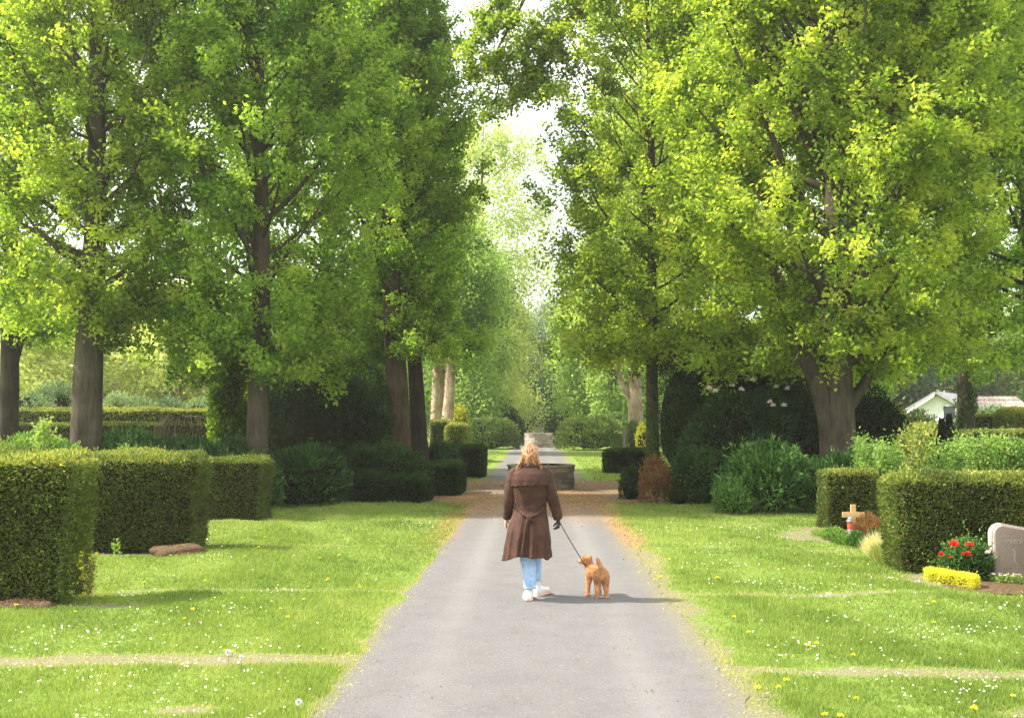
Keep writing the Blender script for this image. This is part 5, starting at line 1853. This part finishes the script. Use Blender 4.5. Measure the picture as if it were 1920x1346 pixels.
gm = MB()
hand(gm, (.309, .050, .872), None, (.06, .04, -1), (.1, 1, 0), -1.6, 1)
ell(gm, (.309, .048, .885), (.031, .028, .03))
gme = remesh(gm, .004, 1)
gme.materials.append(GLOVE)
link('glove', gme, person)


def loft(rings, closed=True, caps=(False, False)):
    """rings: list of (k,3) arrays"""
    m, k = len(rings), len(rings[0])
    V = np.concatenate(rings)
    i = np.arange(m - 1)[:, None] * k
    j = np.arange(k if closed else k - 1)[None]
    j2 = (j + 1) % k
    Fc = np.stack([i + j, i + j2, i + k + j2, i + k + j], -1).reshape(-1, 4)
    return V, Fc


def thick(me_obj, t, off=-1):
    md = me_obj.modifiers.new('t', 'SOLIDIFY')
    md.thickness = t
    md.offset = off


# coat body ---------------------------------------------------------
NA = 180
th = np.linspace(0, 2 * PI, NA, endpoint=False)     # 0 = right (+x), pi/2 = front (+y), 3pi/2 = back (viewer)
zs = np.concatenate([np.linspace(.462, .98, 46), np.linspace(.99, 1.30, 30), np.linspace(1.31, 1.485, 22)])
keyz = [.46, .60, .75, .88, .965, 1.02, 1.12, 1.22, 1.30, 1.36, 1.40, 1.43, 1.45, 1.485]
keyrx = [.252, .238, .220, .198, .178, .174, .186, .200, .205, .195, .160, .110, .080, .072]
keyry = [.215, .200, .185, .160, .130, .125, .138, .146, .142, .125, .105, .085, .075, .072]
keycx = [-.030, -.024, -.016, -.004, .004, .006, .006, .006, .004, .003, .003, .003, .003, .003]
keycy = [.02, .02, .02, .02, .02, .015, .01, .0, .0, .0, .005, .015, .02, .028]


def coat_pt(t, z, off=0.0):
    rx, ry = np.interp(z, keyz, keyrx), np.interp(z, keyz, keyry)
    cx, cy = np.interp(z, keyz, keycx), np.interp(z, keyz, keycy)
    sk = np.clip((.98 - z) / .50, 0, 1)               # skirt amount
    f = 1 + sk * (.060 * np.sin(t * 7 + 1.2 + z * 1.5) + .030 * np.sin(t * 13 + z * 3) + .016 * np.sin(t * 23 + 2))
    f = f + .018 * np.sin(t * 9 + z * 6) * np.clip((1.15 - z) / .15, 0, 1) * np.clip((z - .9) / .06, 0, 1)
    up_ = np.clip((z - 1.0) / .2, 0, 1) * np.clip((1.42 - z) / .1, 0, 1)
    f = f + up_ * (.014 * np.sin(t * 11 + z * 5) + .012 * np.sin(t * 5 - z * 9))
    # squarer back
    c, s = np.cos(t), np.sin(t)
    e = .86
    X = cx + np.sign(c) * np.abs(c) ** e * (rx * f + off)
    Y = cy + np.sign(s) * np.abs(s) ** e * (ry * f + off)
    return X, Y


rings = []
for z in zs:
    X, Y = coat_pt(th, z)
    # pinched back vent pleat, hem a little uneven, corners swinging out
    ang = (th - 1.5 * PI)
    sk = np.clip((.92 - z) / .45, 0, 1)
    Y = Y + .030 * sk * np.exp(-(ang / .07) ** 2) - .016 * sk * np.exp(-((ang - .17) / .09) ** 2)
    Zr = np.full(NA, z)
    hem = np.clip((.62 - z) / .16, 0, 1)
    Zr = Zr + hem * (.030 * np.exp(-((ang + .05) / .35) ** 2) + .012 * np.sin(th * 6 + 1) - .030 * np.exp(-((th - PI - .28) / .30) ** 2) - .010 * np.exp(-((ang - 1.2) / .3) ** 2))
    X = X - hem * .022 * np.exp(-((th - PI - .28) / .35) ** 2)
    # drawn in under the belt
    rings.append(np.stack([X, Y, Zr], -1))
V, Fc = loft(rings)
V = V + np.stack([fn(V, .16, 1), fn(V, .16, 2), 0 * V[:, 0]], -1) * .007 + np.stack([fn(V, .06, 3), fn(V, .06, 4), 0 * V[:, 0]], -1) * .0028
mb = MB()
mb.add(V, Fc)
coat = mb.obj('coat', COAT, person, True)
thick(coat, .006)


def sleeve(pts, rads, seed, name='sleeve'):
    P = bez(pts, 14)
    s = np.linspace(0, 1, len(P))
    r = np.interp(s, np.linspace(0, 1, len(rads)), rads)
    n = 40
    a = np.arange(n) * 2 * PI / n
    fl = 1 + .05 * np.sin(s * 46 + seed)[:, None] * np.clip(.6 + .4 * np.sin(a + seed), 0, 1)[None] * np.clip(1.4 - np.abs(s - .5) * 2, 0, 1)[:, None] + .03 * np.sin(a * 3 + s[:, None] * 9)
    m = MB()
    tube(m, P, r, n, fl=fl, cap=False)
    o = m.obj(name, COAT, coat, True)
    thick(o, .005)
    return P


sl = sleeve([(-.105, .0, 1.405), (-.165, .0, 1.345), (-.200, .005, 1.21), (-.222, .03, 1.06), (-.238, .09, .96), (-.250, .145, .872)], [.050, .078, .072, .063, .056, .048], 1)
sr = sleeve([(.115, .0, 1.400), (.175, .0, 1.335), (.222, -.005, 1.19), (.262, -.01, 1.05), (.290, .02, .95), (.306, .044, .872)], [.050, .078, .072, .063, .056, .050], 2)
for P, nm in ((sl, 0), (sr, 1)):      # cuff straps
    e = P[-1]
    d = unit(P[-1] - P[-4])
    m = MB()
    tube(m, [e - d * .060, e - d * .056, e - d * .036, e - d * .032], [.054, .0575, .0565, .053], 28, cap=False)
    o = m.obj('cuff_strap', COAT, coat, True)
    thick(o, .004)
# storm flap across the shoulders
rows_ = []
tt = np.linspace(PI * 1.5 - 1.22, PI * 1.5 + 1.22, 70)
for i, z in enumerate(np.linspace(1.235, 1.435, 22)):
    X, Y = coat_pt(tt, z, .013 if i else .016)
    drop = .014 * np.cos((tt - 1.5 * PI) * 1.25) ** 2 if i == 0 else 0
    w_ = np.clip((1.30 - z) / .065, 0, 1)
    Zr = np.full_like(tt, z) + .008 * np.sin((tt - 1.5 * PI) * 2.5 + .6) * w_ + .004 * np.sin(tt * 17) * w_
    rows_.append(np.stack([X, Y + .003 * np.sin(tt * 19) * w_, Zr], -1))
V, Fc = loft(rows_, closed=False)
mb = MB()
mb.add(V, Fc)
o = mb.obj('storm_flap', COAT, coat, True)
thick(o, .005)
# turned up collar
rows_ = []
tt = np.linspace(PI * 1.5 - 2.35, PI * 1.5 + 2.35, 64)
for z, r_o in ((1.415, .112), (1.435, .104), (1.455, .090), (1.475, .080), (1.495, .076), (1.502, .079), (1.498, .086), (1.475, .096), (1.445, .112), (1.425, .122)):
    rows_.append(np.stack([.003 + r_o * np.cos(tt), .025 + r_o * .92 * np.sin(tt), np.full_like(tt, z) + .004 * np.sin(tt * 3)], -1))
V, Fc = loft(rows_, closed=False)
mb = MB()
mb.add(V, Fc)
o = mb.obj('collar', COAT, coat, True)
thick(o, .004)


def strap(path, w, t=.006, name='belt', wdir=(0, 0, 1), mat=COAT, parent=None):
    P = bez(path, 10)
    T = unit(np.gradient(P, axis=0))
    Wd = unit(np.array(wdir) - T * (T @ np.array(wdir))[:, None])
    Nn = np.cross(T, Wd)
    q = [P + Wd * w / 2 + Nn * t / 2, P - Wd * w / 2 + Nn * t / 2, P - Wd * w / 2 - Nn * t / 2, P + Wd * w / 2 - Nn * t / 2]
    rings = [np.stack([x[i] for x in q]) for i in range(len(P))]
    V, Fc = loft(rings)
    m = MB()
    m.add(V, Fc)
    m.add(rings[0], [[3, 2, 1, 0]])
    m.add(rings[-1], [[0, 1, 2, 3]])
    o = m.obj(name, mat, parent or person, True)
    return o, P


def bp_(t_, z, off=.014):
    X, Y = coat_pt(np.array([t_]), np.array([z]), off)
    return (float(X[0]), float(Y[0]), z)


q = 1.5 * PI
KN = (-.008, -.155, .905)
# belt hangs low from the side loops to a loose knot
strap([bp_(q - 1.10, 1.03), bp_(q - .85, 1.005), bp_(q - .55, .965), bp_(q - .28, .93, .02), KN], .036, name='belt')
strap([bp_(q + 1.10, 1.025), bp_(q + .85, .998), bp_(q + .55, .955), bp_(q + .28, .925, .02), KN], .036, name='belt')
bt = bpy.data.objects['belt']
mb = MB()
ell(mb, (KN[0], KN[1] - .006, KN[2]), (.030, .020, .024), rz=.2)
ell(mb, (KN[0] + .012, KN[1] - .016, KN[2] - .012), (.020, .014, .026), ry=.5)
mb.obj('knot', COAT, bt, True)
strap([(KN[0], KN[1] - .012, KN[2]), (KN[0] + .035, KN[1] - .024, KN[2] - .03), (KN[0] + .050, KN[1] - .020, KN[2] - .065), (KN[0] + .022, KN[1] - .014, KN[2] - .085), (KN[0], KN[1] - .010, KN[2] - .03)], .030, .005, 'bow_loop', (0, -1, .3), parent=bt)
strap([(KN[0] - .005, KN[1] - .010, KN[2]), (KN[0] - .020, KN[1] - .022, KN[2] - .06), (KN[0] - .032, KN[1] - .034, KN[2] - .13), (KN[0] - .036, KN[1] - .036, KN[2] - .165)], .034, .005, 'belt_end', (1, -.1, 0), parent=bt)
strap([(KN[0] - .012, KN[1] - .008, KN[2]), (KN[0] - .040, KN[1] - .034, KN[2] - .12), (KN[0] - .056, KN[1] - .050, KN[2] - .26), (KN[0] - .075, KN[1] - .066, KN[2] - .37)], .022, .005, 'belt_end', (1, -.1, 0), parent=bt)
for s in (-1, 1):
    m = MB()
    x, y, z = bp_(q + s * .95, 1.012, .018)
    box(m, (x, y, z), (.010, .012, .065), 0)
    m.obj('belt_loop', COAT, coat)
strap([bp_(q + .9 * 0 - .02, .86, .004), bp_(q - .02, .78, .004), bp_(q - .02, .66, .004), bp_(q - .02, .52, .004)], .004, .003, 'vent_seam', (1, 0, 0), parent=coat)
strap([bp_(q + .02, 1.225, .004), bp_(q + .02, 1.15, .004), bp_(q + .02, 1.05, .004)], .003, .003, 'back_seam', (1, 0, 0), parent=coat)


# jeans ---------------------------------------------------------------
def leg(path, rx, ry, seed, name):
    P = bez(path, 16)
    s = np.linspace(0, 1, len(P))
    k = np.linspace(0, 1, len(rx))
    n = 40
    a = np.arange(n) * 2 * PI / n
    RX, RY = np.interp(s, k, rx), np.interp(s, k, ry)
    wr = 1 + .030 * np.sin(s * 30 + seed)[:, None] * np.sin(a * 2 + seed)[None] + .022 * np.sin(s * 62 + a[None, :].T.ravel()[None, :] * 1.0 + seed * 2).reshape(-1, 1) if False else 1 + .030 * np.sin(s[:, None] * 30 + a[None] + seed) * np.clip(s[:, None] * 1.2, .3, 1) + .02 * np.sin(s[:, None] * 58 - a[None] * 2 + seed)
    V = np.stack([P[:, None, 0] + np.cos(a)[None] * RX[:, None] * wr, P[:, None, 1] + np.sin(a)[None] * RY[:, None] * wr, np.broadcast_to(P[:, None, 2], (len(P), n))], -1)
    V, Fc = loft(list(V))
    m = MB()
    m.add(V, Fc)
    o = m.obj(name, DENIM, person, True)
    thick(o, .004)
    m = MB()       # seam on the back of the leg and turned hem
    ee = P[-1]
    tube(m, [ee + (0, 0, .030), ee + (0, 0, .027), ee + (0, 0, .004), ee + (0, 0, .0)], [rx[-1] + .001, rx[-1] + .004, rx[-1] + .004, rx[-1] + .001], 30, cap=False)
    for v in m.v:
        v[:, 1] = (v[:, 1] - ee[1]) * ry[-1] / rx[-1] + ee[1]
    h = m.obj('hem', DENIM, o, True)
    thick(h, .003)
    return o


leg([(-.075, .02, .88), (-.045, .02, .62), (-.022, .03, .46), (-.005, .01, .28), (.002, -.005, .135)], [.105, .090, .082, .070, .060], [.115, .095, .082, .074, .066], 1, 'jeans')
leg([(.085, .04, .88), (.068, .12, .64), (.060, .19, .47), (.062, .25, .30), (.066, .285, .165)], [.100, .082, .068, .060, .054], [.110, .09, .074, .068, .062], 2, 'jeans')


def shoe(x, y, rz, pitch_, lift, name='shoe'):
    # length runs along +y from heel; z up
    L_ = .265
    n = 26
    a = np.linspace(0, 2 * PI, n, endpoint=False)
    s = np.array([0, .03, .08, .18, .3, .42, .55, .7, .82, .92, .98, 1.0])
    wdt = np.array([.018, .030, .036, .038, .037, .038, .043, .048, .047, .037, .022, .006])
    hgt = np.array([.060, .088, .098, .100, .097, .088, .072, .056, .046, .036, .024, .010])
    rings = []
    for i in range(len(s)):
        zc_ = .022 + hgt[i] / 2
        cs, sn = np.cos(a), np.sin(a)
        X = np.sign(cs) * np.abs(cs) ** .75 * wdt[i] * (1 - .22 * np.clip(sn, 0, 1))
        Z = zc_ + np.sign(sn) * np.abs(sn) ** .8 * hgt[i] / 2
        rings.append(np.stack([X, np.full(n, s[i] * L_), Z], -1))
    V, Fc = loft(rings)
    up_ = MB()
    up_.add(V, Fc)
    up_.add(np.vstack([rings[0], rings[0].mean(0)[None]]), [((k + 1) % n, k, n) for k in range(n)])
    up_.add(np.vstack([rings[-1], rings[-1].mean(0)[None]]), [(k, (k + 1) % n, n) for k in range(n)])
    sh = up_.obj(name, SHOE, person, True)
    so_ = MB()
    pts = []
    for i in range(len(s)):
        pts.append((wdt[i] * 1.10 + .003, -.006 + s[i] * (L_ + .012)))
    poly = [(w_, y_) for w_, y_ in pts] + [(-w_, y_) for w_, y_ in pts[::-1]]
    k = len(poly)
    R_ = []
    for zq, sc in ((0, .93), (.004, .99), (.020, 1.0), (.030, .97)):
        R_.append(np.array([(px_ * sc, (py__ - L_ / 2) * (1 - (1 - sc) * .3) + L_ / 2, zq) for px_, py__ in poly]))
    V, Fc = loft(R_)
    so_.add(V, Fc)
    so_.add(np.vstack([R_[0], R_[0].mean(0)[None]]), [(j + 1 if j + 1 < k else 0, j, k) for j in range(k)])
    so_.add(np.vstack([R_[-1], R_[-1].mean(0)[None]]), [(j, (j + 1) % k, k) for j in range(k)])
    so_.obj('sole', SOLE, sh)
    # sock and collar of the shoe
    sc_ = MB()
    tube(sc_, [(0, .055, .095), (0, .052, .125), (0, .050, .165)], [.034, .031, .033], 18, cap=False)
    sc_.obj('sock', SHOE, sh, True)
    hl = MB()
    box(hl, (0, .004, .098), (.020, .006, .045), bev=.002)
    hl.obj('heel_tab', SOLE, sh)
    sh.location = (x, y, lift)
    sh.rotation_euler = (pitch_, 0, rz)
    return sh


shoe(-.006, -.070, R(6), R(-3), .012)
shoe(.060, .225, R(-34), R(4), .0)

# hair ----------------------------------------------------------------
r_ = np.random.RandomState(77)
hm = MB()
NA2 = 120
th2 = np.linspace(0, 2 * PI, NA2, endpoint=False)
rows_ = []
prof_h = [(1.672, .006, .006), (1.668, .030, .034), (1.655, .056, .064), (1.630, .075, .088), (1.600, .084, .102), (1.560, .087, .106), (1.520, .088, .102), (1.490, .092, .098), (1.462, .102, .098), (1.435, .115, .100)]
for z, rx_, ry_ in prof_h:
    g_ = 1 + .035 * np.sin(th2 * 17 + z * 20) + .025 * np.sin(th2 * 29 + z * 9) + .02 * np.sin(th2 * 7 + 3)
    back = .5 - .5 * np.sin(th2)             # 1 at back
    open_ = np.clip((np.sin(th2) - .55) / .45, 0, 1) * np.clip((1.62 - z) / .04, 0, 1)     # face opening
    g_ = g_ * (1 - .35 * open_)
    cy_ = .040 - .030 * np.clip((1.50 - z) / .08, 0, 1) * 0
    X = .003 + np.cos(th2) * rx_ * g_
    Y = cy_ + np.sin(th2) * ry_ * g_
    # nape is parted over the collar
    Zr = np.full(NA2, z) + (.028 * np.exp(-((th2 - 1.5 * PI - .12) / .30) ** 2) if z < 1.48 else 0) - (.020 * np.exp(-((th2 - PI - .35) / .3) ** 2) if z < 1.48 else 0)
    rows_.append(np.stack([X, Y, Zr], -1))
V, Fc = loft(rows_)
hm.add(V, Fc, .18)
for k in range(620):
    t0 = r_.uniform(PI * .86, PI * 2.14)
    a0 = t0 + r_.normal() * .12
    zend = 1.475 - .070 * np.clip(abs(t0 - 1.5 * PI) / .9, 0, 1) - r_.uniform(0, .035) - (.03 if t0 < 1.35 * PI else 0)
    zst = r_.uniform(1.52, 1.672)
    zq = np.linspace(zst, zend, 9)
    rx_ = np.interp(-zq, [-p[0] for p in prof_h], [p[1] for p in prof_h])
    ry_ = np.interp(-zq, [-p[0] for p in prof_h], [p[2] for p in prof_h])
    tw = a0 + .10 * np.sin(np.linspace(0, 3, 9) + r_.uniform(0, 6)) + np.linspace(0, 1, 9) ** 2 * r_.normal() * .16
    o_ = .002 + .006 * r_.uniform(0, 1) + np.linspace(0, 1, 9) ** 3 * r_.uniform(-.004, .016)
    P = np.stack([.003 + np.cos(tw) * (rx_ + o_), .040 + np.sin(tw) * (ry_ + o_), zq], -1)
    tube(hm, P, np.array([.0015, .0028, .0034, .0036, .0036, .0034, .003, .0022, .0008]) * r_.uniform(.6, 1.2), 5, np.clip(r_.normal(.5, .3), 0, 1), cap=False)
# longer locks falling outside the collar onto the shoulders
for k in range(170):
    sd_ = -1 if r_.uniform() < .58 else 1
    sp = r_.uniform(0, 1)
    xe = sd_ * (.090 + .060 * sp * (1.25 if sd_ < 0 else .8))
    ze = 1.440 - .030 * sp * (1.4 if sd_ < 0 else .9) - r_.uniform(0, .025)
    P = bez([(sd_ * r_.uniform(.05, .088), r_.uniform(-.04, .06), 1.57), (sd_ * r_.uniform(.075, .100), r_.uniform(-.065, .04), 1.515), (sd_ * r_.uniform(.095, .12), r_.uniform(-.085, .02), 1.472), (xe, r_.uniform(-.085, .03), ze)], 4)
    tube(hm, P, np.linspace(.0042, .0012, len(P)) * r_.uniform(.6, 1.2), 5, np.clip(r_.normal(.55, .3), 0, 1), cap=False)
# loosely gathered half knot at the back
for k in range(46):
    a0 = r_.uniform(-1, 1)
    s0 = -1 if a0 < 0 else 1
    P = bez([(s0 * .085, .02, 1.60 + .02 * r_.normal()), (s0 * .055, -.055, 1.578 + .012 * r_.normal()), (-.006 + .006 * r_.normal(), -.083 + .004 * r_.normal(), 1.548 + .008 * r_.normal()), (-.014 + .014 * r_.normal(), -.082, 1.500 + .02 * r_.normal())], 5)
    tube(hm, P, np.linspace(.0035, .002, len(P)), 5, np.clip(r_.normal(.6, .3), 0, 1), cap=False)
hm.obj('hair', HAIR, person, True)

# dog -------------------------------------------------------------------
FUR = leaf_mat('apricot_fur', [(.38, .16, .07), (.58, .30, .15), (.74, .46, .26), (.88, .68, .46)], .2, .2, .8, 1.1)
dmb = MB()
Yd = 11.28
limb(dmb, [(.046, .005, .262), (.015, .09, .262), (-.030, .175, .266), (-.055, .215, .285)], [.062, .066, .070, .060], 16)
limb(dmb, [(-.050, .205, .285), (-.074, .232, .325), (-.095, .235, .375)], [.056, .046, .044], 14)
limb(dmb, [(-.100, .232, .385), (-.138, .225, .378), (-.182, .218, .370)], [.046, .036, .021], 14)
limb(dmb, [(.050, -.048, .290), (.034, -.060, .350), (.010, -.055, .405), (.000, -.050, .436)], [.024, .023, .018, .011], 12)
limb(dmb, [(.010, .000, .235), (.004, .025, .150), (-.006, -.030, .085), (-.006, -.022, .024)], [.052, .032, .019, .019], 12)
limb(dmb, [(.080, .010, .235), (.094, .038, .150), (.096, -.010, .085), (.096, .000, .024)], [.052, .032, .019, .019], 12)
limb(dmb, [(-.072, .190, .240), (-.090, .178, .125), (-.098, .160, .024)], [.044, .022, .018], 12)
limb(dmb, [(.000, .200, .240), (.024, .205, .125), (.038, .205, .026)], [.042, .022, .018], 12)
ell(dmb, (-.098, .232, .398), (.050, .048, .042))
ell(dmb, (.040, .0, .262), (.078, .066, .068))
ell(dmb, (-.030, .17, .262), (.066, .075, .068))
for (x, y) in ((-.008, -.032), (.096, -.012), (-.102, .140), (.038, .195)):
    ell(dmb, (x, y, .018), (.019, .027, .018))
    for k in (-1, 0, 1):
        ell(dmb, (x + k * .011, y + .022, .013), (.008, .014, .012))
# droopy ears
for (c, rz_) in (((-.066, .205, .372), .4), ((-.098, .288, .370), -.4)):
    ell(dmb, c, (.022, .015, .038), rz=rz_)
ell(dmb, (-.160, .222, .362), (.028, .022, .016))
dme_ = remesh(dmb, .0048, 2)
Vd = mesh_np(dme_)
Nd = np.empty(len(Vd) * 3, np.float32)
dme_.vertices.foreach_get('normal', Nd)
Nd = Nd.reshape(-1, 3)
cur = np.abs(fn(Vd, .016, 5)) * .0055 + fn(Vd, .05, 6) * .002
Vd2 = Vd + Nd * (cur * np.clip((Vd[:, 2] - .01) / .03, .2, 1) * np.where(Vd[:, 0] < -.165, .2, 1))[:, None]
Vd2[:, 2] = np.maximum(Vd2[:, 2], .002)
dmesh = MB()
Fq = np.empty(len(dme_.loops), np.int32)
dme_.loops.foreach_get('vertex_index', Fq)
tots = np.empty(len(dme_.polygons), np.int32)
dme_.polygons.foreach_get('loop_total', tots)
if (tots == 4).all():
    dmesh.add(Vd2, Fq.reshape(-1, 4), np.clip(.45 + .22 * fn(Vd2[Fq.reshape(-1, 4)[:, 0]], .03, 9), 0, 1))
r_ = np.random.RandomState(21)
k = r_.choice(len(Vd2), 34000)
k = k[(Vd2[k, 2] > .02) & (Vd2[k, 0] > -.172)]
# short curls: each a bent strip of two leaflets
A = unit(Nd[k] * .8 + r_.normal(size=(len(k), 3)) * .6 + np.array([0, 0, -.25]))
t_ = np.clip(.5 + .28 * fn(Vd2[k], .035, 10) + .26 * r_.normal(size=len(k)), 0, 1)
leaves(dmesh, Vd2[k] - Nd[k] * .002, A, .0125, .0032, t_, rs=r_)
dog = dmesh.obj('dog', FUR, None, True)
dog.location = (gp(1118, Yd), Yd, 0)
tag(dog, 'curly apricot puppy standing with its head turned back towards the woman, on a leash', 'dog')
m = MB()
ell(m, (-.199, .216, .374), (.010, .011, .009))
m.obj('nose', solid('dog_nose', [(.03, .015, .012), (.05, .03, .025)], 5, .35, spec=.6), dog, True)
for c in ((-.135, .184, .402), (-.139, .258, .402)):
    m = MB()
    ell(m, c, (.0065, .0065, .0065))
    m.obj('eye', solid('dog_eye', [(.01, .006, .004), (.02, .01, .008)], 5, .15, spec=.8), dog, True)
m = MB()
nn = np.array([-.064, .226, .310])
ax_ = unit(np.array([-.5, .2, 1.0]))
a_v = unit(np.cross(ax_, [0, 1, 0]))
b_v = np.cross(ax_, a_v)
t = np.linspace(0, 2 * PI, 33)
tube(m, nn + np.cos(t)[:, None] * a_v * .060 + np.sin(t)[:, None] * b_v * .056, .0075, 8, cap=False)
m.obj('collar', solid('pink_collar', [(.62, .20, .22), (.72, .30, .30)], 20, .6), dog, True)

# leash -----------------------------------------------------------------
hx, hy, hz = person.location.x + .322, person.location.y + .052, .835
cx_, cy__, cz_ = dog.location.x - .114, dog.location.y + .190, .322
m = MB()
t = np.linspace(0, 1, 30)[:, None]
A0, B0 = np.array([hx, hy, hz]), np.array([cx_, cy__, cz_])
P = A0 + (B0 - A0) * t + np.array([0, 0, -.025]) * 4 * t * (1 - t) + np.array([.01, 0, 0]) * np.sin(t * PI)
off = np.array([hx, hy, 0])
tube(m, P - off, .0048, 8)
t = np.linspace(-.3, 2 * PI - .8, 20)[:, None]
tube(m, np.array([hx - .012, hy, hz - .028]) - off + np.array([1, 0, 0]) * np.cos(t) * .022 + np.array([0, 0, 1]) * np.sin(t) * .036, .006, 8)
ls = m.obj('leash', solid('leash_cord', [(.035, .028, .024), (.075, .055, .045)], 90, .6), None, True)
ls.location = (hx, hy, 0)
tag(ls, 'thin dark leash running from the gloved hand down to the puppy', 'leash')
m = MB()
tube(m, np.array([P[-1] - off, P[-1] - off + np.array([.010, .008, -.008]), P[-1] - off + np.array([.026, .016, -.010])]), [.005, .006, .004], 8)
m.obj('clip', M['metal_g'], ls)
# ------------------------------------------------------------------ light, sky, camera
EL, AZ = R(46), R(-91)          # azimuth from +Y, negative = to the left
sun_dir = Vector((math.sin(AZ) * math.cos(EL), math.cos(AZ) * math.cos(EL), math.sin(EL)))
sd = bpy.data.lights.new('sun', 'SUN')
sd.energy = 3.9
sd.angle = R(2.0)
sd.color = (1.0, .93, .80)
so = bpy.data.objects.new('sun', sd)
C.objects.link(so)
so.rotation_euler = sun_dir.to_track_quat('Z', 'Y').to_euler()
w = bpy.data.worlds.new('World')
SC.world = w
w.use_nodes = True
nt = w.node_tree
bg = nt.nodes['Background']
sky = nt.nodes.new('ShaderNodeTexSky')
sky.sky_type = 'NISHITA'
sky.sun_disc = False
sky.sun_elevation = EL
sky.sun_rotation = AZ
sky.air_density = 1.0
sky.dust_density = 6.0
sky.ozone_density = 1.0
# thin bright cloud veil over most of the sky
tc = nt.nodes.new('ShaderNodeTexCoord')
nz = nt.nodes.new('ShaderNodeTexNoise')
nz.inputs['Scale'].default_value = 2.2
nz.inputs['Detail'].default_value = 7
nt.links.new(tc.outputs['Generated'], nz.inputs[0])
cov = ramp(nt, [(.30, (.45, .45, .45)), (.50, (.95, .95, .95))], nz.outputs[0])
mixc = nt.nodes.new('ShaderNodeMix')
mixc.data_type = 'RGBA'
nt.links.new(cov, mixc.inputs[0])
nt.links.new(sky.outputs[0], mixc.inputs[6])
mixc.inputs[7].default_value = (5.4, 5.4, 5.3, 1)
nt.links.new(mixc.outputs[2], bg.inputs[0])
bg.inputs[1].default_value = .15

cam = bpy.data.cameras.new('camera')
co = bpy.data.objects.new('camera', cam)
C.objects.link(co)
SC.camera = co
cam.sensor_width = 36
cam.lens = 36
cam.clip_end = 3000
cam.clip_start = .1
pitch = math.atan((VY - 673) / F)
yaw = math.atan((VX - 960) / F * math.cos(pitch))
co.location = (0, 0, CZ)
co.rotation_euler = (PI / 2 + pitch, 0, yaw)
SC.render.resolution_x = 1024
SC.render.resolution_y = 717
SC.view_settings.view_transform = 'Standard'
SC.view_settings.look = 'None'
SC.view_settings.exposure = 1.5
SC.view_settings.gamma = 1
SC.cycles.max_bounces = 7
SC.cycles.diffuse_bounces = 4
SC.cycles.transmission_bounces = 4
SC.cycles.use_adaptive_sampling = True
SC.cycles.adaptive_threshold = .02
SC.cycles.use_denoising = True
SC.cycles.caustics_reflective = False
SC.cycles.caustics_refractive = False

# faint morning haze
hb_ = MB()
box(hb_, (0, 115, 14), (430, 270, 31))
hz_m, nt, out = new_mat('air')
vol = nt.nodes.new('ShaderNodeVolumePrincipled')
vol.inputs['Color'].default_value = (.98, .97, .90, 1)
vol.inputs['Density'].default_value = .0007
vol.inputs['Anisotropy'].default_value = .3
nt.links.new(vol.outputs[0], out.inputs['Volume'])
hz_o = hb_.obj('haze', hz_m)
tag(hz_o, 'pale haze softening the far end of the avenue', 'haze', kind='stuff')
